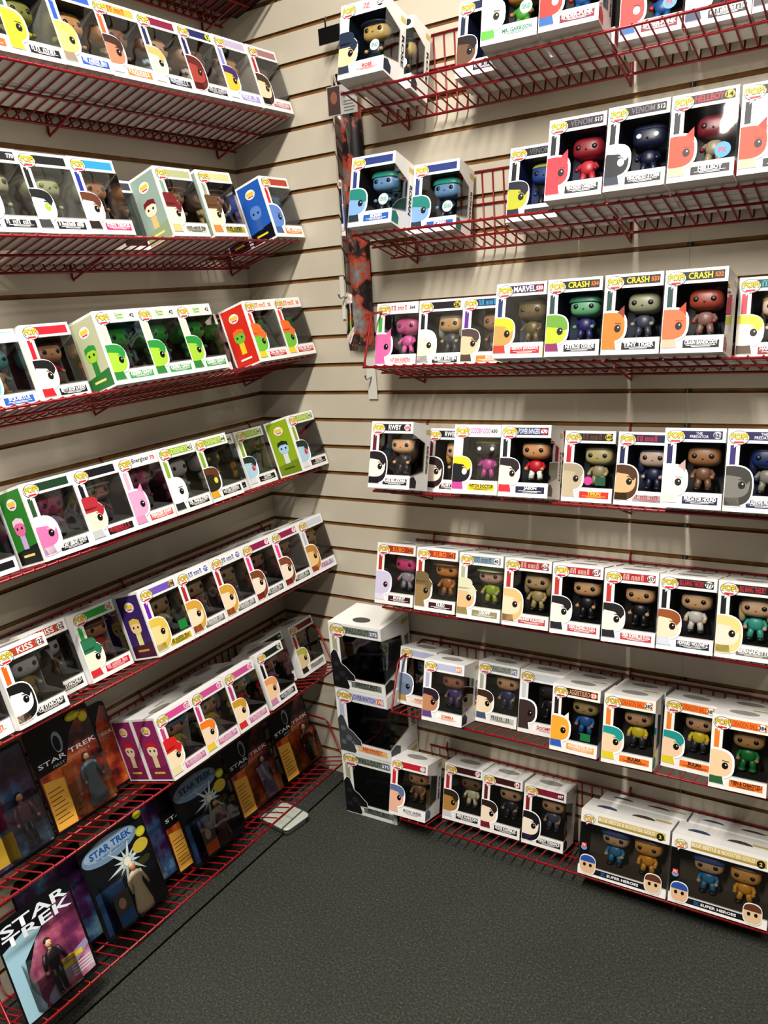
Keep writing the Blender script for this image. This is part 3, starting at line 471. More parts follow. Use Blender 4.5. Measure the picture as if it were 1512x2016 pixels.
LW = [
 ('h0','L1',-0.9360,0.222,0.0, C('#3a3a40','','#fff',None,None,None,'#3a3a40','#d85c2c','~5','#f2f0ec','#d8c890','#8c8c5c','bald','#8c8c5c'), 'toy box sliver at the left photo edge, highest full left shelf'),
 ('h1','L1',-0.8210,0.222,0.0, C('#3a5c3a','','#fff',None,None,None,'#3a5c3a','#17171c','~6','#f2f0ec','#c8c02c','#b8b02c','bald','#c8c02c','#2a3444',fskin='#7c7c34',fhair='#7c7c34'), 'toy box with yellow-green portrait, highest full left shelf'),
 ('h2','L1',-0.7060,0.223,0.0, C('#2c58b0','','#e8a02c',None,None,None,'#2450a8','#2450a8','~11','#f2f0ec','#f0d070','#e8b85c','short','#8c7c68','#2a2a24',fskin='#c89058',fhair='#8c6c3c'), 'toy box with golden bald-looking portrait and blue name strip, highest full left shelf'),
 ('h3','L1',-0.5900,0.221,0.0, C('#e8a848','~7','#d8582c',None,None,None,'#d85c34','#e07c34','~4','#f2f0ec','#b8785c','#3a2420','short','#b0d8e8','#1b1e20',fskin='#8c5c48',fhair='#3c2c28'), 'toy box with brown-skinned portrait and orange name strip, highest full left shelf'),
 ('h4','L1',-0.4740,0.221,0.0, C('#7c1c3c','','#fff',None,None,None,'#20284c','#17171c','~12','#d8dcf0','#f0e0b8','#c8a868','short','#e8e4dc','#15181f',fskin='#c89878',fhair='#a87858'), 'toy box with cream blond portrait and plum header, highest full left shelf'),
 ('h5','L1',-0.3580,0.222,0.0, C('#1f2458','','#e8a02c','5','#3a3a10','#c8d02c','#1f2050','#17171c','~10','#d8d4dc','#9c3c34','#5c1c1c','long','#6c2020','#4c1c34',fskin='#6c4c3c',fhair='#4a2c24'), 'toy box with dark red portrait and navy header, highest full left shelf'),
 ('h6','L1',-0.2410,0.223,0.0, C('#b8a8c8','','#c8b83c',None,None,None,'#8080c4','#a090d0','~5','#f2f0ec','#e8b83c','#3c2060','short','#e8e0dc','#3a3a3c',fskin='#b88c50',fhair='#8c6c44',fshirt='#7c3048'), 'toy box with amber portrait and lavender name strip, highest full left shelf'),
 ('h7','L1',-0.1220,0.224,0.0, C('#9c6c70','','#c8a848',None,None,None,'#b02430','#b85c60','~11','#f2f0ec','#e8c8a0','#3c2820','long','#1c1c20','#6c6c60',fskin='#6c5c4c',fhair='#4c3c34'), 'toy box with dark-haired portrait and clear window end, by the corner, highest full left shelf'),
 ('i0','L2',-0.9290,0.212,0.0, C('#17171c','','#fff','770','#f2f0ec','#3a3a40','#17171c','#17171c','~7','#f2f0ec','#d0d0c8','#2a2a2c','short','#3a3a3c','#1c2224',fskin='#b8b890',fhair='#3c3c3c'), 'toy box sliver with grey figure at the left photo edge, left wall'),
 ('i1','L2',-0.8140,0.210,0.0, C('#17171c','','#fff','',None,None,'#17171c','#17171c','~14','#f2f0ec','#dcdcd0','#17171c','short','#3a3a3c','#8c9094',eye='#8cb02c',fskin='#c0c4a0',fhair='#6c7070'), 'toy box with chalky white portrait and green eye dot, black name strip'),
 ('i2','L2',-0.6990,0.212,0.0, C('#2c8cc8','','#f0a83c',None,None,None,'#23308c','#d0286c','STEVE TREVOR','#f2f0ec','#f0dcc0','#5c3424','short','#2a1c1c','#22242a',fskin='#c08058',fhair='#6c4434'), 'toy box with brown-haired portrait and pink name strip, left wall'),
 ('i3','L2',-0.4720,0.212,0.0, C('#a8ac80','','#6c6c48',None,None,None,'#7c9480','#b8bca8','~13','#17171c','#f0dcc0','#6c2024','hat','#d8b878','#3c443c',side='#8ea398',side2='#8c9c78',fskin='#b08060',fhair='#8c4438'), 'toy box showing a grey-green printed side, left wall'),
 ('i4','L2',-0.3450,0.216,-1.5, C('#c8c890','','#8c8c5c',None,None,None,'#8c9c80','#a89c38','~6','#17171c','#f0dcb8','#5c4028','hat','#c8803c','#2c3038',side='#8ea398',side2='#8c9c78',fskin='#a87c68',fhair='#5c4438'), 'toy box with brown hatted portrait, beside the grey-green sided one'),
 ('i5','L2',-0.1220,0.222,0.0, C('#a83c2c','','#7c8c2c',None,None,None,'#c8242c','#e08030','MR. FREEZE','#f2f0ec','#5c80c8','#5c80c8','bald','#3c5c9c','#6c706c',side='#2458b0',side2='#0c0f1c',sidetext='#d8d02c',fskin='#5878a8'), 'toy box showing a bright blue printed side, nearest the corner on its shelf'),
 ('j0','L3',-0.9570,0.150,0.0, C('#b8d0dc','','#e8a02c',None,None,None,'#4c9cc8','#2c58b0','SQUIRTLE','#f2f0ec','#6cb4d8','#5ca8d0','bald','#b08c5c','#3c1c34',fskin='#4c9c9c'), 'toy box with sky blue portrait at the left photo edge, left wall'),
 ('j1','L3',-0.8400,0.165,0.0, C('#b82030','','#fff',None,None,None,'#c8202c','#17171c','BETTY BOOP & PUDGY','#f2f0ec','#f0dcc8','#17151a','short','#c8202c','#24301f',fskin='#c8906c',fhair='#2c201c'), 'toy box with black curly-topped portrait and red trim, left wall'),
 ('j2','L3',-0.7060,0.224,0.0, C('#d8e8c8','Green\nGiant','#6ca03c','42','#17171c','#f2f0ec','#d0e4b0','#3c9c4c','GREEN GIANT','#f2f0ec','#9cc83c','#2c8c3c','short','#2c7c34','#1c2a1c',side='#b4b894',side2='#2c6c34',fskin='#2ca83c',fhair='#1f9c34'), 'toy box with lime portrait and visible sage printed side, first of the green trio'),
 ('j3','L3',-0.5905,0.224,0.0, C('#d8e8c8','Green\nGiant','#6ca03c','42','#17171c','#f2f0ec','#d0e4b0','#3c9c4c','GREEN GIANT','#f2f0ec','#9cc83c','#2c8c3c','short','#2c7c34','#1c2a1c',fskin='#2ca83c',fhair='#1f9c34'), 'toy box with lime portrait, middle of the green trio'),
 ('j4','L3',-0.4740,0.223,0.0, C('#d8e8c8','Green\nGiant','#6ca03c','42','#17171c','#f2f0ec','#d0e4b0','#3c9c4c','GREEN GIANT','#f2f0ec','#9cc83c','#2c8c3c','short','#2c7c34','#241c1c',fskin='#2ca83c',fhair='#1f9c34'), 'toy box with lime portrait, last of the green trio, next to a box lying behind'),
 ('j6','L3',-0.2400,0.223,0.0, C('#f2e8dc','~7','#e07820','25','#c8303c','#f2f0ec','#d8403c','#c8242c','DIG EM FROG','#f2f0ec','#6cb83c','#e8682c','hat','#e8c82c','#3c1c1a',side='#cc2c1e',sidetext='#f2f0ec',fskin='#3c9c4c',fhair='#8c5c50'), 'toy box showing a red printed side with an orange hatted portrait'),
 ('j7','L3',-0.1220,0.224,0.0, C('#f2e8dc','~7','#e07820','25','#c8303c','#f2f0ec','#d8403c','#c8242c','DIG EM FROG','#f2f0ec','#6cb83c','#e8682c','hat','#e8c82c','#6c6c60',fskin='#3c9c4c',fhair='#8c5c50'), 'toy box with orange hatted portrait nearest the corner, beside the red sided one'),
 ('k0','L4',-1.0620,0.140,0.0, C('#3a3a40','','#fff',None,None,None,'#3a3a40','#17171c','','#fff','#9c5c6c','#9c9c9c','long','#3c3c3c'), 'toy box with dark window at the left photo edge, behind the green sided one'),
 ('k1','L4',-0.9380,0.216,0.0, C('#1c3a24','','#c8303c',None,None,None,'#2c4a2c','#17171c','SCARY LIBRARY GHOST','#e8e8e4','#e86ca0','#f0d0e0','long','#c8a8d8','#1a1a1c',side='#2c7a2a',side2='#0c0f0c',fskin='#b83c74',fhair='#6c4050'), 'toy box with pink fluffy-haired portrait, left wall'),
 ('k2','L4',-0.8230,0.222,0.0, C('#17171c','','#b8303c',None,None,None,'#17171c','#17171c','~12','#c8303c','#f2d8bc','#a82c34','hat','#b8b8bc','#3c2c2c',fskin='#b88c78',fhair='#a8a8a8',fshirt='#8c8c90'), 'toy box with dark red capped portrait and red lettered black name strip'),
 ('k3','L4',-0.7080,0.224,0.0, C('#f2f0ec','Energizer','#3a3a3c','73','#c8303c','#f2d8d8','#e8a8bc','#e8483c','ENERGIZER BUNNY','#f2f0ec','#f09cc0','#e888b0','ears','#e888b0','#2a1c24',fskin='#a84870',fhair='#a84870',fshirt='#b85880'), 'toy box numbered 73 with pink eared portrait, left wall'),
 ('k4','L4',-0.5900,0.224,0.0, C('#8cb02c','DISNEY','#c8dc8c','451','#17171c','#f2f0ec','#7ca42c','#17171c','DR. FINKELSTEIN','#f2f0ec','#f0f0ee','#f0f0ee','bald','#2a2a2c','#3c5018',fskin='#d8d8d4',fshirt='#d0d0cc'), 'toy box numbered 451 with plain white portrait, left wall'),
 ('k5','L4',-0.4620,0.212,0.5, C('#8cb02c','DISNEY','#c8dc8c','404','#17171c','#f2f0ec','#7ca42c','#17171c','~8','#f2f0ec','#2a2620','#5c3820','short','#d8a02c','#3a4a28',eye='#d8d02c',fskin='#3c4038',fhair='#2c3028'), 'toy box with black portrait over an orange patch, lime header, left wall'),
 ('k6','L4',-0.3540,0.130,0.0, C('#8cb02c','','#fff','403','#17171c','#f2f0ec','#7ca42c','#17171c','CLOWN','#f2f0ec','#a8c8d8','#3c5c48','short','#2c3c34','#3a4a28'), 'toy box mostly hidden behind the black portrait one, lime header, left wall'),
 ('k7','L4',-0.2360,0.135,0.0, C('#8cb02c','DISNEY','#c8dc8c','452','#17171c','#f2f0ec','#7ca42c','#17171c','CLOWN','#f2f0ec','#a8cce0','#20302c','short','#d8d8dc','#2c401c',eye='#c82434',fskin='#3c4c48',fhair='#4c6c5c'), 'toy box with pale blue portrait and red eye, left of the lime sided one'),
 ('k8','L4',-0.1205,0.229,0.0, C('#8cb02c','DISNEY','#c8dc8c','452','#17171c','#f2f0ec','#7ca42c','#17171c','CLOWN','#f2f0ec','#a8cce0','#20302c','short','#d8d8dc','#6c706c',eye='#c82434',side='#8ca81c',side2='#6c8414',sidetext='#3c4c10',fskin='#8c3c48',fhair='#5c6c5c'), 'toy box showing a lime printed side, nearest the corner on its shelf'),
 ('l0','L5',-1.1780,0.205,0.0, C('#c8b8a0','','#fff',None,None,None,'#c8b8a0','#e8e0d8','~6','#d8743c','#d8c8b0','#8c7c5c','short','#c8b8a0','#4c4434',tray=(.40,.24,.80,.40,'#b8dca0')), 'toy box with pale green price square at the left photo edge'),
 ('l1','L5',-1.0620,0.222,0.0, C('#a8402c','KISS','#f2f0ec','122','#17171c','#e8e4e0','#e0601c','#17171c','THE STARCHILD','#e8e4e0','#f4eee8','#17151a','long','#e8c8a8','#221c18',fskin='#c8c8cc',fhair='#1c1c20',fshirt='#9c7c38'), 'toy box numbered 122 with white face and long black hair, forward one of two alike'),
 ('l2','L5',-0.9492,0.130,0.0, C('#a8402c','KISS','#f2f0ec','122','#17171c','#e8e4e0','#e0601c','#17171c','THE STARCHILD','#e8e4e0','#c8c4c0','#17151a','long','#b8a088','#1c241c',fskin='#b8b8bc',fhair='#1c1c20',fshirt='#9c7c38'), 'toy box with white face and long black hair, set back one of two alike'),
 ('l3','L5',-0.8320,0.148,0.0, C('#2c9c3c','','#e8e060','05','#c8303c','#f2e0e4','#2c9c3c','#c8102c','~11','#f2c8cc','#f4e4c8','#2c6c4c','hat','#c82c34','#1c1c18',fskin='#c08858',fhair='#7c5c3c'), 'toy box with green cap portrait and red name strip, left wall'),
 ('l4','L5',-0.7040,0.222,0.0, C('#6c50b0','','#c8b868','598','#17171c','#d8b82c','#6c1f9c','#c8b02c','~11','#3a3420','#f2d090','#d8b84c','long','#e8dc8c','#1c1c18',side='#3a2560',side2='#3c1030',sidetext='#c88c2c',fskin='#c09870',fhair='#8c8468',tray=(.70,.22,.92,.36,'#1c7c34')), 'toy box showing a purple printed side, left wall'),
 ('l5','L5',-0.5880,0.222,0.0, C('#f2f0ec','~7','#3c4c9c','772','#f2f0ec','#2c48b0','#b02434','#5c6468','~14','#e8e4e0','#f4d8b4','#d09c3c','long','#a8243c','#1c1a18',fskin='#c8a078',fhair='#8c8060'), 'toy box numbered 772 with gold hair portrait, left one of two alike'),
 ('l6','L5',-0.4715,0.222,0.0, C('#f2f0ec','~7','#3c4c9c','772','#f2f0ec','#2c48b0','#b02434','#5c6468','~14','#e8e4e0','#f4d8b4','#d09c3c','long','#a8243c','#1c1a18',fskin='#c8a078',fhair='#8c8060'), 'toy box numbered 772 with gold hair portrait, right one of two alike'),
 ('l7','L5',-0.3550,0.222,0.0, C('#8c1c4c','','#e8a0b8','7','#c83c78','#f2d8e4','#e8348c','#3c4440','~11','#e8e4e0','#f4e0cc','#7c4428','long','#b82434','#1a1a1a',fskin='#b88068',fhair='#5c4038'), 'toy box with chestnut hair portrait and magenta header, left one of two alike'),
 ('l8','L5',-0.2385,0.224,0.0, C('#8c1c4c','','#e8a0b8','7','#c83c78','#f2d8e4','#e8348c','#3c4440','~11','#e8e4e0','#f4e0cc','#7c4428','long','#b82434','#3c4454',fskin='#b88068',fhair='#5c4038'), 'toy box with chestnut hair portrait and magenta header, right one of two alike'),
 ('l9','L5',-0.1205,0.225,0.0, C('#c8ccd8','','#8c90a0',None,None,None,'#b0bccc','#b8bcd0','~5','#b83c78','#e8c084','#b87c34','long','#b8242c','#8c8c80',fskin='#d8a878',fhair='#b88438'), 'toy box with light brown hair portrait nearest the corner, above the magenta boxes shelf'),
 ('m2','L6',-0.7220,0.231,-0.5, C('#d0488c','','#f2d0e0','07','#c83c78','#f2d8e4','#c04080','#c85c94','~20','#f2d8e4','#f4dcb8','#cc2424','hat','#e8d8a0','#4a2238',side='#8c2c5c',side2='#7c2450',sidetext='#d8c83c',fskin='#d8907c',fhair='#3c7cb0',fshirt='#c8b83c'), 'toy box showing a magenta printed side, red-topped portrait, forward row'),
 ('m3','L6',-0.6065,0.231,0.0, C('#c84c8c','','#f2d0e0','01','#c83c78','#f2d8e4','#c04080','#c86098','~13','#f2d8e4','#f6d8b4','#ef7a26','short','#e8c83c','#3a2030',fskin='#d0a078',fhair='#7c4840'), 'toy box numbered 01 with orange-tufted peach portrait, magenta name strip'),
 ('m4','L6',-0.4880,0.230,0.0, C('#c84c8c','','#f2d0e0','02','#c83c78','#f2d8e4','#a83c74','#c86098','~14','#f2d8e4','#f6dcb4','#c8942c','short','#d02c34','#221a20',fskin='#a89050',fhair='#2c8c3c'), 'toy box with ochre haired portrait over red stripes, magenta name strip'),
 ('m5','L6',-0.3500,0.221,1.5, C('#17241c','','#8cc4a0','78','#17171c','#c8dcd0','#17171c','#17171c','~8','#d8d8d4','#f6cc9c','#e89a60','short','#c87ca8','#4a4440',fskin='#c88878',fhair='#8c6c5c'), 'toy box with peach portrait and black name strip, overhanging the blister cards'),
 ('m6','L6',-0.2452,0.130,0.0, C('#17241c','','#8cc4a0','78','#c8dcd0','#17241c','#17171c','#17171c','~8','#d8d8d4','#f6cc9c','#e89a60','short','#c87ca8','#241418'), 'toy box with dark reddish window, set back near the corner, magenta boxes shelf'),
 ('m7','L6',-0.1245,0.152,0.0, C('#6c2024','','#c88c5c',None,None,None,'#b8242c','#b0b0a8','~10','#5c5c54','#d8c090','#a8a84c','short','#2c2420','#6c6c5c',fskin='#8c6c44',fhair='#6c7c34'), 'toy box with sandy green haired portrait in the shade, nearest the corner end guard'),
]
front = {}
for (k, shf, s, d, yaw, c, lab) in RW + LW:
    loc, rot = place(shf, s, d, yaw)
    front[k] = toy_box(k, loc, rot, c, lab)
    if d < .152: front[k].scale = (1, .92, 1)     # set back against the rear grid of the shelf
# second row: the same packs standing behind those pushed to the front
backrow = {'a3': 'bald pale portrait', 'a4': 'plain red portrait numbered none', 'b4': 'number 513', 'b5': 'number 512', 'b6': 'number 14', 'b7': 'scarlet portrait at the photo edge',
 'c4': 'number 530', 'c5': 'lime green helmeted portrait', 'c6': 'ginger brown eared portrait', 'c7': 'orange red eared portrait', 'd7': 'number 621', 'd8': 'dark grey portrait',
 'e1': 'number 650', 'e2': 'number 651', 'e3': 'number 401', 'e4': 'number 656', 'e5': 'left number 657', 'e6': 'right number 657', 'e7': 'number 777', 'e8': 'pale blond portrait',
 'f5': 'number 23', 'f6': 'forward number 385', 'f8': 'number 384', 'h1': 'yellow-green portrait', 'h2': 'golden portrait', 'h3': 'orange name strip', 'h4': 'plum header', 'h5': 'navy header', 'h6': 'lavender name strip', 'h7': 'clear window end by the corner',
 'i1': 'chalky white portrait', 'i2': 'pink name strip', 'i3': 'grey-green printed side', 'i4': 'brown hatted portrait', 'i5': 'bright blue printed side',
 'k1': 'pink fluffy portrait', 'k2': 'dark red capped portrait', 'k3': 'number 73', 'k4': 'number 451', 'm2': 'magenta printed side', 'm3': 'number 01', 'm4': 'ochre haired portrait',
 'a1': 'number 205', 'l4': 'purple printed side', 'l5': 'left number 772', 'l6': 'right number 772', 'l7': 'left chestnut hair portrait', 'l8': 'right chestnut hair portrait'}
for (k, shf, s, d, yaw, c, lab) in RW + LW:
    if k not in backrow: continue
    dd = d - BOXD*.975 - .0015
    off = .016 if k == 'a1' else .007 if k == 'a3' else .004 if k == 'a4' else .001
    loc, rot = place(shf, s + off, dd, yaw)
    o = copy_tree(front[k], None, {'carton', 'window_film', 'side_lettering'} if k != 'a1' else {'carton', 'window_film', 'side_lettering', 'portrait', 'figurine', 'head'})
    o.location = loc; o.rotation_euler = rot; o.scale = (.985, min(.90, (dd-.053)/.963/BOXD), 1); o['group'] = 'toy boxes in the back row'
    o['label'] = 'toy box in the back row, behind the one with ' + backrow[k].replace(' numbered none', ' pushed forward')

# ------------------------------------------------------------------ the box lying behind, left wall
def mini_box(shf, s, d, yaw, c, label, raise_=0.0):
    loc, rot = place(shf, s, d, yaw, raise_); o = toy_box(label, loc, rot, c, label); o.scale = (1, .90, 1); return o
mini_box('L3', -.360, .132, 0, C('#f0dfe0', '', '#fff', None, None, None, '#8c3040', '#e8e4e0', '~5', '#8c3040', '#d8a488', '#5c3c30', 'short', '#c8a0a8', '#2a2022', fskin='#b88070', fhair='#6c4c40'), 'toy box with pinkish figure, set back between the green trio and the red sided box')
mini_box('L2', -.584, .132, 0, C('#3a3c44', '', '#fff', None, None, None, '#17171c', '#17171c', '', '#f2f0ec', '#8c8478', '#3c3c40', 'short', '#5c5c60', '#44484c'), 'dark windowed toy box set back left of the grey-green sided one')

# ------------------------------------------------------------------ stack of three large boxes on the floor
def mass_portrait(w, h, col1, col2):
    b = MB(); y = -.0012
    out = [(.0, .02), (.0, .52), (.07, .60), (.13, .58), (.17, .48), (.20, .40), (.30, .35), (.37, .29), (.44, .24), (.45, .155), (.30, .15), (.33, .07), (.30, .02)]
    def sc_(f, o): return [(max(.001, (p[0]+o)*f*w), y, p[1]*f*h) for p in out]
    b.poly([(max(.001, p[0]*w), y-.0003, p[1]*h) for p in out], P(col1))
    edge = out[1:-1]
    for p, q in zip(edge, edge[1:]):
        a_ = Vector((p[0]*w, 0, p[1]*h)); c_ = Vector((q[0]*w, 0, q[1]*h)); dv = (c_-a_).normalized()*.0009; nv = Vector((-dv.z, 0, dv.x))
        b.poly([tuple(Vector((v.x, y-.0007, v.z))) for v in (a_-dv-nv, c_+dv-nv, c_+dv+nv, a_-dv+nv)], P('#e8e6e2'))
    for (cx, cz, r) in ((.10, .38, .05), (.20, .24, .06), (.09, .16, .05), (.28, .18, .035)):
        b.poly(ell(cx*w, cz*h, r*w, r*w*.9, y-.0005, 12, .8), P(col2))
    return b.mesh('portrait')
def big_figure(col, col2):
    b = MB(); m, m2 = V(col), V(col2)
    b.blob((0, 0, .070), (.040, .028, .034), m, .7, 16, 9); b.blob((0, -.004, .112), (.026, .022, .020), m, .65, 14, 9)
    for x in (-1, 1):
        b.blob((x*.041, -.002, .088), (.018, .018, .016), m2, .8, 12, 7); b.tube([(x*.044, -.004, .084), (x*.048, -.008, .058), (x*.046, -.018, .042)], .0095, m, 9)
        b.blob((x*.046, -.020, .038), (.011, .012, .010), m2, .8, 10, 6); b.tube([(x*.018, 0, .05), (x*.022, 0, .026), (x*.022, 0, .010)], .012, m, 10)
        b.blob((x*.023, -.006, .007), (.015, .020, .007), m2, .8, 10, 6); b.blob((x*.010, -.0255, .113), (.0035, .002, .0035), V('#8c9094'), 1, 8, 5)
    b.tube([(-.045, -.03, .05), (.05, -.032, .066)], .005, m2, 8)
    return b.mesh('figurine')
BD = (.172, .2005, .152)
bigs = [(.294, -.163, 0, 1.5, C('#6c786c', 'FALLOUT', '#3c443c', '375', '#f2f0ec', '#4c5c8c', '#a0a084', '#6c746c', 'SENTRY BOT', '#2c302c', '#17171a', '#17171a', 'bald', '#17171a', '#24272a', top='#8a8880', sidename='SENTRY BOT'), '#16161a', '#26272b', '#2a2d32', '#444a52', 'large toy box standing on the carpet, undermost of the stack of three'),
        (.293, -.162, .2015, 0.5, C('#b4b8d8', 'OVERWATCH', '#5c5494', '178', '#f2f0ec', '#e0643c', '#b0b4d4', '#e8b878', 'REINHARDT', '#c8402c', '#3a3e40', '#3a3e40', 'bald', '#3a3e40', '#15171a', top='#8a8880', sidename='REINHARDT'), '#3c4042', '#5c6264', '#3a3f44', '#5c636c', 'large toy box numbered 178 with lilac corner, middle of the stack of three'),
        (.291, -.163, .403, 1.0, C('#6c786c', 'FALLOUT', '#3c443c', '375', '#f2f0ec', '#4c5c8c', '#a0a084', '#6c746c', 'SENTRY BOT', '#2c302c', '#17171a', '#17171a', 'bald', '#17171a', '#24272a', top='#4c4a46', sidename='SENTRY BOT'), '#16161a', '#26272b', '#2a2d32', '#444a52', 'large toy box with a dark silhouette on its lid, topmost of the stack of three')]
for i, (x, y, z, yw, c, c1, c2, f1, f2, lab) in enumerate(bigs):
    c['fskin'] = f1
    r = toy_box('big%d' % i, (x, y, z), (0, 0, math.radians(yw)), c, lab, BD, 'large toy boxes stacked by the corner')
    for ch in list(r.children):
        if ch.name.startswith('portrait'): ch.data = mass_portrait(BD[0], BD[1], c1, c2)
        if ch.name.startswith('figurine'):
            for g in list(ch.children): bpy.data.objects.remove(g)
            ch.data = big_figure(f1, f2); ch.scale = (1.08, 1.08, 1.0); ch.location = (.60*BD[0], .5*BD[2], .2*BD[1]+.003)

# ------------------------------------------------------------------ twin packs, lowest right shelf
def twin_pack(loc, rot, label, lite=False):
    w, h, d = .211, .160, .089
    root = empty('toy_box', loc, rot, label, 'toy box', 'twin toy boxes on the lowest right shelf')
    b = MB(); W = WHITE; inner = P('#4a4238'); zb, zt = .15*h, .80*h
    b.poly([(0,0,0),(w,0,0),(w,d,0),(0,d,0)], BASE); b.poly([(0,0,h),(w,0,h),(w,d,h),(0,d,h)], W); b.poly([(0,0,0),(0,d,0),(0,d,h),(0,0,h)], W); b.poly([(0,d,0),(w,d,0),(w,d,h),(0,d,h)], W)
    b.poly(rect(0, 0, w, zb, 0), W); b.poly(rect(0, zt, w, h, 0), W)
    k = .5*d
    b.poly([(w,0,0),(w,d,0),(w,d,h),(w,k,h),(w,k,.70*h),(w,k,.28*h),(w,k,0)], W); b.poly([(w,0,0),(w,k,0),(w,k,.28*h),(w,0,zb)], W); b.poly([(w,0,zt),(w,k,.70*h),(w,k,h),(w,0,h)], W)
    b.poly([(.002,d-.003,.002),(w-.002,d-.003,.002),(w-.002,d-.003,h-.002),(.002,d-.003,h-.002)], inner)
    b.poly([(.002,.001,zb),(w-.002,.001,zb),(w-.002,d-.003,zb),(.002,d-.003,zb)], inner); b.poly([(.002,.001,zb),(.002,d-.003,zb),(.002,d-.003,zt),(.002,.001,zt)], inner)
    b.poly([(.002,.001,zt),(w-.002,.001,zt),(w-.002,d-.003,zt),(.002,d-.003,zt)], inner)
    b.poly(rect(.20*w, .845*h, .955*w, .95*h, -.0003), P('#c9b268')); b.poly(rect(.20*w, .845*h, .955*w, .872*h, -.0005), P('#a88c3c'))
    b.poly(ell(.90*w, .885*h, .042*w, .055*h, -.0008, 18), P('#17171c')); b.poly(rect(.05*w, .04*h, .93*w, .125*h, -.0003), P('#15151a'))
    logo_shapes(b, .10*w, .87*h, .066*w, -.0008)
    b.poly(ell(.06*w, .42*h, .036*w, .040*h, -.0012, 16), P('#5c9ccc')); b.poly(rect(.032*w, .42*h, .088*w, .49*h, -.0014), P('#d84a4a'))
    for (cx, rx) in ((.24, .12), (.66, .13)): b.poly([(w*cx+w*rx*math.cos(a), d*.42+d*.2*math.sin(a), h+.0003) for a in [math.pi*k_/10 for k_ in range(11)]], P('#39405c' if cx < .5 else '#4c3c30'))
    b.poly([(w*.78,d*.5,h+.0003),(w*.96,d*.5,h+.0003),(w*.96,d*.62,h+.0003),(w*.78,d*.62,h+.0003)], P('#b9a860'))
    link('carton', b.mesh('carton'), root)
    f = MB(); X = w+.0007; y = -.0007
    f.poly([(.0,y,.14*h),(X,y,.14*h),(X,y,.81*h),(.0,y,.81*h)], FILM); f.poly([(X,y,.14*h),(X,k*1.02,.27*h),(X,k*1.02,.71*h),(X,y,.81*h)], FILM)
    link('window_film', f.mesh('window_film'), root)
    for (fx, sk, hr, st, sh, lg) in ((.37, '#b8946c', '#284478', 'helmet', '#2c6c94', '#2c6c94'), (.74, '#c08840', '#5c4430', 'short', '#d08c24', '#d08c24')):
        fb, fh = figure_meshes(sk, hr, st, sh, lg); g = link('figurine', fb, root, (fx*w, .5*d, zb+.003)); link('head', fh, g); g.scale = (1.18, 1.1, .98); g.children[0].scale = (1.12, 1.08, 1.07)
    for (px, sk, hr, st) in ((.01, '#d8b088', '#2a4c9c', 'helmet'), (.75, '#d8b890', '#5c3422', 'short')):
        g = MB(); cx, cz, rx, rz = (px+.105)*w, .175*h, .088*w, .135*h
        g.poly(ell(cx, cz, rx*1.10, rz*1.12, -.0016, 22, .7), WHITE); g.poly(ell(cx, cz, rx, rz, -.0019, 22, .7), P(sk))
        g.poly([(cx+rx*1.0*math.cos(math.pi*q/12), -.0021, cz+rz*(.28+.74*math.sin(math.pi*q/12)**.7)) for q in range(13)], P(hr))
        for sx in (-.4, .4): g.poly(ell(cx+sx*rx, cz-.05*rz, .2*rx, .2*rz, -.0023, 12), P('#0c0c0e'))
        link('portrait', g.mesh('portrait'), root)
    text('logo_lettering', 'POP!', P('#1d1a18'), root, .044*w, .156*w, .842*h, .918*h, -.0016, bold=.06); text('logo_lettering', 'POP!', P('#f2c62e'), root, .047*w, .153*w, .846*h, .914*h, -.0019, bold=.02)
    text('title_lettering', 'BLUE BEETLE & BOOSTER GOLD', P('#efe9d8'), root, .21*w, .84*w, .878*h, .935*h, -.0008, bold=.02)
    text('number_lettering', '2', P('#f2c62e'), root, .885*w, .915*w, .86*h, .912*h, -.0012, bold=.04)
    text('name_lettering', 'SUPER HEROES', P('#e8e8ee'), root, .34*w, .70*w, .062*h, .103*h, -.0008, bold=.03, maxasp=1.6)
    text('emblem_lettering', 'DC', P('#2c64b4'), root, .275*w, .325*w, .055*h, .110*h, -.0008, bold=.04)
    text('sticker_lettering', 'PX', P('#f0e8e8'), root, .042*w, .078*w, .438*h, .475*h, -.0017, bold=.03)
    return root
t1 = twin_pack(*place('R7', 1.014, .200, 0), 'wide toy box with two figures, left one of the front pair on the lowest shelf')
t2 = twin_pack(*place('R7', 1.230, .200, 0), 'wide toy box with two figures, right one of the front pair on the lowest shelf')
for src, s, lab in ((t1, 1.030, 'left'), (t2, 1.246, 'right')):
    o = copy_tree(src); loc, rot = place('R7', s, .1085, 0, .002); o.location = loc; o.rotation_euler = rot; o.scale = (1, .70, 1)
    o['label'] = 'wide toy box standing directly behind the %s front one, only its lid edge showing' % lab

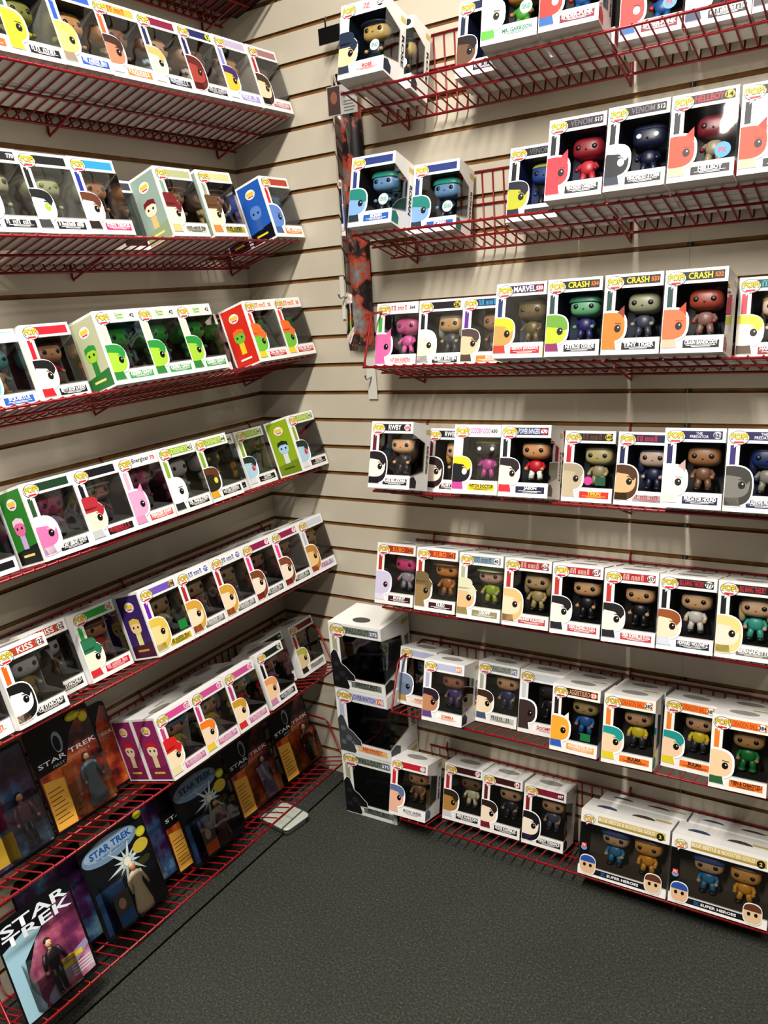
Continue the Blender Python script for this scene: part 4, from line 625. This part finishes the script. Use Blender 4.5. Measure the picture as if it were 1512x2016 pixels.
# ------------------------------------------------------------------ blister cards
def action_figure(shirt, legs, skin, hair, robe=False):
    b = MB(); s_, l_, k_, h_ = V(shirt), V(legs), V(skin), V(hair)
    if robe:
        b.grid([[(r_*math.cos(a)*1.0, r_*.55*math.sin(a), z) for a in [2*math.pi*q/14 for q in range(14)]] for z, r_ in ((0, .021), (.012, .0215), (.04, .016), (.062, .012), (.082, .0155), (.092, .0135), (.097, .006))], s_)
    else:
        for x in (-1, 1): b.tube([(x*.0062, 0, .002), (x*.006, 0, .026), (x*.0052, 0, .054)], .0052, l_, 8); b.blob((x*.0068, -.004, .003), (.0045, .008, .0032), V('#141416'), .9, 8, 5)
        b.blob((0, 0, .074), (.0125, .0072, .021), s_, .75, 12, 8)
    for x in (-1, 1): b.tube([(x*.0135, 0, .090), (x*.0185, -.001, .074), (x*.0205, -.006, .060)], .0036, s_, 7); b.blob((x*.0208, -.0075, .056), (.0032, .003, .0042), k_, .9, 8, 5)
    b.tube([(0, 0, .092), (0, -.0005, .101)], .0034, k_, 8)
    body = b.mesh('figurine')
    h = MB(); h.blob((0, -.001, .107), (.0064, .0072, .0088), k_, .95, 12, 9); h.blob((0, .0012, .1095), (.0070, .0074, .0080), h_, .95, 12, 7, zmin=-.1)
    h.blob((0, -.0083, .106), (.0012, .0014, .0016), k_, 1, 6, 4)
    for x in (-.0025, .0025): h.blob((x, -.0078, .1082), (.0009, .0006, .0007), V('#1c1410'), 1, 6, 4)
    h.poly([(-.0022, -.0081, .1022), (.0022, -.0081, .1022), (.0018, -.0081, .1030), (-.0018, -.0081, .1030)], V('#9c4c40'))
    return body, h.mesh('head')
def blister_card(shf, s, d, yaw, style, label, fig, w=.175, h=.235, raise_=0.0, blister=True):
    loc, rot = place(shf, s, d, yaw, raise_)
    root = empty('blister_card', loc, rot, label, 'blister card', 'blister cards with small figures')
    T = .0012; b = MB(); art = {'flame': 'art_fire', 'oval': 'art_space', 'swoosh': 'art_violet', 'dark': 'art_teal'}[style]
    am = mat('#222222', .3, .5, art); edge = P('#0d0d10')
    # rounded outline
    r = .010; out = []
    for cx, cz, a0 in ((w-r, r, -90), (w-r, h-r, 0), (r, h-r, 90), (r, r, 180)):
        for k in range(5): a = math.radians(a0+22.5*k); out.append((cx+r*math.cos(a), cz+r*math.sin(a)))
    b.poly([(x, 0, z) for x, z in out], edge); b.poly([(x, T, z) for x, z in reversed(out)], P('#c8c4bc'))
    for i in range(len(out)):
        p, q = out[i], out[(i+1) % len(out)]; b.poly([(p[0],0,p[1]),(q[0],0,q[1]),(q[0],T,q[1]),(p[0],T,p[1])], edge)
    y = -.0003
    if style == 'flame':
        b.poly(rect(.03*w, .03*h, .97*w, .56*h, y), am); b.poly([(.45*w, y, .56*h), (.97*w, y, .56*h), (.97*w, y, .93*h), (.86*w, y, .96*h), (.62*w, y, .80*h)], mat('#333333', .3, .5, 'art_fire'))
        b.poly([(.03*w, y-.0002, .04*h), (.33*w, y-.0002, .03*h), (.36*w, y-.0002, .46*h), (.05*w, y-.0002, .50*h)], P('#d9a042'))
        for k in range(8): b.poly(rect(.07*w, (.10+.042*k)*h, (.29-.03*(k % 3))*w, (.108+.042*k)*h, y-.0004), P('#5c3c14'))
        b.poly(ell(.42*w, .78*h, .075*w, .10*h, y-.0003), P('#9cb4c0')); b.poly(ell(.41*w, .77*h, .05*w, .075*h, y-.0005), P('#1a2430'))
    elif style == 'oval':
        b.poly(rect(.03*w, .03*h, .97*w, .97*h, y), P('#0f1318')); b.poly(rect(.05*w, .05*h, .45*w, .5*h, y-.0002), am)
        b.poly(ell(.44*w, .84*h, .42*w, .125*h, y-.0004, 28), P('#6f8ba4')); b.poly(ell(.44*w, .86*h, .38*w, .09*h, y-.0005, 28), P('#93adc0'))
        for k in range(12):   # star burst printed on the card
            a = math.pi*2*k/12+.2; L_ = (.20 if k % 2 else .34)*w; dx, dz = math.cos(a), math.sin(a)
            b.poly([(.60*w-dz*.006, y-.0006, .60*h+dx*.006), (.60*w+dx*L_, y-.0006, .60*h+dz*L_*.9), (.60*w+dz*.006, y-.0006, .60*h-dx*.006)], P('#c4d4d6'))
        b.poly(ell(.60*w, .60*h, .055*w, .055*w, y-.0008), P('#e8e6d4'))
        b.poly(ell(.84*w, .66*h, .12*w, .07*h, y-.0010), P('#c8b03c'))
    elif style == 'swoosh':
        b.poly(rect(.03*w, .03*h, .97*w, .97*h, y), P('#0b0d14'))
        L_ = [(.0, .0), (.20, .0), (.12, .25), (.14, .50), (.32, .72), (.06, .78), (.0, .80)]
        b.poly([(p[0]*w, y-.0003, p[1]*h) for p in [(.02, .02), (.30, .02), (.18, .3), (.22, .55), (.52, .74), (.30, .80), (.02, .74)]], P('#9cc4d4'))
        b.poly([(p[0]*w, y-.0002, p[1]*h) for p in [(.26, .02), (.96, .05), (.97, .86), (.80, .86), (.40, .66), (.2, .4)]], mat('#444444', .3, .5, 'art_violet'))
        b.poly([(p[0]*w, y-.0005, p[1]*h) for p in [(.28, .02), (.42, .05), (.97, .30), (.96, .36), (.66, .30), (.34, .12)]], P('#8f8cac'))
        for k in range(4): b.poly(rect(.68*w, (.10+.03*k)*h, .95*w, (.115+.03*k)*h, y-.0006), P('#d8ccd8'))
        for (x0_, z0_) in ((.60, .22), (.74, .26), (.60, .28)): b.poly(rect(x0_*w, z0_*h, (x0_+.13)*w, (z0_+.045)*h, y-.0008), P('#e8c028'))
    else:
        b.poly(rect(.03*w, .03*h, .97*w, .97*h, y), am); b.poly(rect(.1*w, .06*h, .5*w, .30*h, y-.0002), P('#a8862c')); b.poly(rect(.1*w, .34*h, .5*w, .58*h, y-.0002), P('#6c1f44'))
    link('card_back', b.mesh('card_back'), root)
    if style == 'flame':
        text('title_lettering', 'STAR TREK', P('#dfe2e6'), root, .06*w, .96*w, .625*h, .668*h, y-.0008, bold=.01, maxasp=4); text('title_lettering', 'FIRST CONTACT', P('#a8acb4'), root, .25*w, .85*w, .575*h, .6*h, y-.0008, bold=0, maxasp=2)
    elif style == 'oval':
        text('title_lettering', 'STAR TREK', P('#1f4f9c'), root, .14*w, .78*w, .83*h, .90*h, y-.0012, bold=.03, maxasp=1.4); text('title_lettering', 'THE NEXT GENERATION', P('#2a5a9c'), root, .16*w, .76*w, .785*h, .81*h, y-.0012, bold=.01, maxasp=1.4)
    elif style == 'swoosh': text('title_lettering', 'STAR\nTREK', P('#e8f0f6'), root, .05*w, .95*w, .74*h, .95*h, y-.0012, bold=.02, maxasp=3)
    if blister:
        f = MB(); D = -.030; x0, x1, z0, z1 = .34*w, .93*w, .07*h, .55*h; q = .006
        if style == 'swoosh': x0, x1 = .16*w, .72*w
        if style == 'oval': x0, x1, z0, z1 = .12*w, .93*w, .05*h, .56*h
        o_ = [(x0, -.0015, z0), (x1, -.0015, z0), (x1, -.0015, z1), (x0, -.0015, z1)]; n_ = [(x0+q, D, z0+q), (x1-q, D, z0+q), (x1-q, D, z1-q*1.4), (x0+q, D, z1-q*1.4)]
        for i in range(4): f.poly([o_[i], o_[(i+1) % 4], n_[(i+1) % 4], n_[i]], FILM)
        f.poly(n_, FILM); link('blister', f.mesh('blister'), root)
        fb, fh = action_figure(*fig); g = link('figurine', fb, root, ((x0*.42+x1*.58), -.014, z0+.006)); g.scale = (1.15, 1.0, 1.02); link('head', fh, g)
        if style == 'oval':   # printed insert inside the blister
            i_ = MB(); i_.box(x0+.010, -.024, z0+.008, x0+.055, -.0232, z0+.085, P('#4b4a48')); i_.poly(ell(x0+.030, z0+.060, .010, .013, -.0243), P('#c89878')); i_.poly(rect(x0+.012, z0+.010, x0+.053, z0+.038, -.0243), P(fig[4] if len(fig) > 5 else '#2a5c9c'))
            link('insert_card', i_.mesh('insert_card'), root)
    return root, w, h
def yellow_sticker(root, cx, cz, rx, rz):
    b = MB(); b.poly(ell(cx, cz, rx, rz, -.0022, 22), P('#c9c02c')); b.poly(ell(cx, cz, rx*.86, rz*.84, -.0024, 22), P('#8f8a1c')); b.poly(ell(cx, cz, rx*.8, rz*.76, -.0025, 22), P('#d4cc34'))
    link('sticker', b.mesh('sticker'), root)
r_, w_, h_ = blister_card('L6', -.962, .112, 0, 'flame', 'flame coloured blister card with teal robed figure, left of the magenta boxes', ('#4c6470', '#4c6470', '#c08c68', '#3c2c24', True), .170, .245)
yellow_sticker(r_, .74*w_, .93*h_, .020, .010); yellow_sticker(r_, .88*w_, .88*h_, .012, .012)
r_, w_, h_ = blister_card('L6', -1.135, .118, 0, 'dark', 'dark violet and blue blister card at the left photo edge, beside the flame coloured one', ('#5c2c4c', '#2c2438', '#c08c68', '#1c1614', False), .165, .240)
blister_card('L6', -.815, .062, 0, 'flame', 'red toned blister card standing behind the one with the teal robed figure', ('#a83024', '#5c1c1c', '#c08c68', '#3c2c24', False), .100, .215, blister=False)
r_, w_, h_ = blister_card('L7', -1.160, .200, 0, 'swoosh', 'silver-blue and magenta blister card with black clad figure, nearest the camera', ('#1c181c', '#1c181c', '#d8a880', '#14100e', False), .180, .222)
r_, w_, h_ = blister_card('L7', -.917, .150, 0, 'oval', 'blister card with blue-grey oval heading and cream robed figure, lowest left shelf', ('#d8c4a0', '#d8c4a0', '#c08058', '#c8b490', True), .190, .232)
yellow_sticker(r_, .93*w_, .965*h_, .013, .009); yellow_sticker(r_, .90*w_, .79*h_, .014, .012)
r_, w_, h_ = blister_card('L7', -.632, .150, 0, 'oval', 'blister card with blue-grey oval heading and brown robed figure, under the magenta boxes', ('#3a201c', '#3a201c', '#c08058', '#1c1412', True), .185, .232)
yellow_sticker(r_, .90*w_, .79*h_, .014, .012)
for ch in r_.children:
    if ch.name.startswith('insert_card'): ch.data.materials[-1] = P('#d8581c')
blister_card('L7', -.410, .118, 0, 'flame', 'flame coloured blister card with lilac grey figure, middle of the lowest left shelf', ('#6c5c7c', '#5c5068', '#b88c70', '#2c2420', True), .175, .240)
blister_card('L7', -.208, .115, 0, 'flame', 'flame coloured blister card with dark red figure, nearest the corner', ('#4c1418', '#141418', '#c08c68', '#2c2420', False), .175, .240)
for (s, d, st, lab) in ((-1.055, .098, 'dark', 'dark blister card between the silver-blue one and the cream robed one, foremost of two'), (-1.03, .070, 'flame', 'flame coloured blister card between the silver-blue one and the cream robed one, hindmost of two'),
                        (-.775, .092, 'dark', 'dark blister card with yellow patch, squeezed right behind the cream robed one'), (-.755, .060, 'flame', 'blister card furthest back behind the cream robed one'),
                        (-.66, .118, 'flame', 'blister card directly behind the brown robed one, under the magenta boxes'), (-.645, .090, 'dark', 'blister card hindmost behind the brown robed one, under the magenta boxes')):
    blister_card('L7', s, d, 0, st, lab, ('#3c3c44', '#2c2c30', '#c08c68', '#2c2420', False), .175, .225, blister=False)

# ------------------------------------------------------------------ hanging bag, hooks, tub
def slat_hook(x, z, out, label, plate=True):
    root = empty('slatwall_hook', (x, 0, z), (0, 0, 0), label, 'hook')
    chrome = mat('#b8b8ba', .18, .5, 'chrome', 1.0); b = MB()
    b.box(-.010, -.004, -.012, .010, -.0012, .024, chrome); b.tube([(0, -.003, 0), (0, -out*.8, -.006), (0, -out, -.002), (0, -out-.004, .010)], .0022, chrome, 8)
    link('prong', b.mesh('prong'), root)
    if plate:
        b = MB(); b.box(-.014, -.0065, -.060, .014, -.0045, .050, mat('#c6c3b8', .15, .5, 'plastic')); link('backplate', b.mesh('backplate'), root)
    return root
slat_hook(.335, 1.476, .034, 'small chrome prong on a clear backplate, beside the lower half of the hanging bag')
slat_hook(.398, 1.262, .034, 'small chrome prong on a clear backplate, just below the end of the third right shelf')
root = empty('display_hook', (.385, 0, 2.083), (0, 0, 0), 'hook with black rectangular tag, sticking out left of the topmost navy capped box', 'hook')
b = MB(); b.tube([(0, -.002, .0), (0, -.05, .0)], .0028, BLACK, 8); b.tube([(-.014, -.046, .018), (-.014, -.046, .034), (-.010, -.046, .040)], .0022, BLACK, 6); link('prong', b.mesh('prong'), root)
b = MB(); b.box(-.032, -.053, -.020, .030, -.050, .016, mat('#0b0b0d', .3)); link('tag_plate', b.mesh('tag_plate'), root)

root = empty('hanging_bag', (.398, -.012, 1.99), (0, 0, math.radians(0)), 'long clear bag with black, red and grey print, hanging on the right wall', 'bag')
root.rotation_euler = (0, math.radians(1.3), 0)
b = MB(); art = mat('#555555', .35, .5, 'sleeve_art'); L_ = .625
prof = [(-.036, 0), (-.030, -.010), (-.015, -.016), (0, -.018), (.015, -.016), (.030, -.010), (.036, 0)]
b.grid([[(x, y, z) for x, y in prof] for z in [-.02 - L_*k/12 for k in range(13)]], art, closed=False, caps=False)
link('contents', b.mesh('contents'), root)
b = MB(); rnd = random.Random(3)
rings = []
for k in range(15):
    z = .012 - (L_+.045)*k/14; sw = 1 if 0 < k < 14 else .98; th = .35 if k in (0, 14) else 1
    rings.append([(x*1.28*sw + rnd.uniform(-.0015, .0015), (y*1.35-.002)*th + rnd.uniform(-.002, .001), z) for x, y in prof])
b.grid(rings, mat('#f2f2f0', .06, .5, 'film'), closed=False, caps=False); link('plastic_bag', b.mesh('plastic_bag'), root)
b = MB(); y = -.0265
b.poly(rect(-.044, -.085, .044, -.018, y), P('#9c9a96')); b.poly(rect(-.042, -.083, -.006, -.020, y-.0003), P('#3c2c2a')); b.poly(ell(-.024, -.045, .010, .014, y-.0005), P('#7c4c3c'))
for k in range(4): b.poly(rect(.004, -.058-.007*k, .036-.004*(k % 2), -.055-.007*k, y-.0003), P('#5c5a58'))
link('header_label', b.mesh('header_label'), root); scribble('header_lettering', 6, P('#2c2a2a'), root, .004, .038, -.046, -.036, y-.0006)

root = empty('storage_tub', (.150, -.292, 0), (0, 0, math.radians(-8)), 'shallow translucent grey-green plastic tub lying on the carpet under the left shelf', 'tub')
tm = mat('#a9afa4', .35, .5, 'plastic'); b = MB()
def rr(w, l, r, z): 
    o = []
    for cx, cy, a0 in ((w-r, -l+r, -90), (w-r, l-r, 0), (-w+r, l-r, 90), (-w+r, -l+r, 180)):
        for k in range(5): a = math.radians(a0+22.5*k); o.append((cx+r*math.cos(a), cy+r*math.sin(a), z))
    return o
b.grid([rr(.066, .040, .012, .0008), rr(.070, .044, .014, .020), rr(.070, .044, .014, .022)], tm)
link('tub_body', b.mesh('tub_body'), root)
b = MB(); b.grid([rr(.074, .048, .015, .0222), rr(.074, .048, .015, .0265), rr(.070, .044, .013, .0285)], mat('#b3b8ac', .3, .5, 'plastic')); b.box(-.05, -.0012, .0286, .05, .0012, .0292, mat('#8c9188', .4)); link('lid', b.mesh('lid'), root)

# ------------------------------------------------------------------ dark cartons on the topmost left shelf
for i in range(5):
    s = -.205 - i*.215; loc, rot = place('L0', s, .205, 0)
    lab = ['dark carton with yellow lettering on the topmost left shelf, nearest the corner', 'dark carton on the topmost left shelf, second from the corner', 'dark carton on the topmost left shelf, third from the corner', 'dark carton on the topmost left shelf, fourth from the corner', 'dark carton on the topmost left shelf, last before the left photo edge'][i]
    root = empty('toy_carton', loc, rot, lab, 'carton', 'dark cartons on the topmost left shelf')
    b = MB(); dk = P('#1b1317'); b.box(0, 0, 0, .208, .150, .14, dk)
    b.poly([(.01, .01, -.0004), (.2, .01, -.0004), (.2, .14, -.0004), (.01, .14, -.0004)], P('#2c1a1c'))
    b.poly([(.11, .02, -.0007), (.19, .02, -.0007), (.19, .05, -.0007), (.11, .05, -.0007)], P('#8c8c1c')); b.poly([(.02, .08, -.0007), (.09, .08, -.0007), (.09, .14, -.0007), (.02, .14, -.0007)], P('#4c1c28'))
    link('carton', b.mesh('carton'), root)
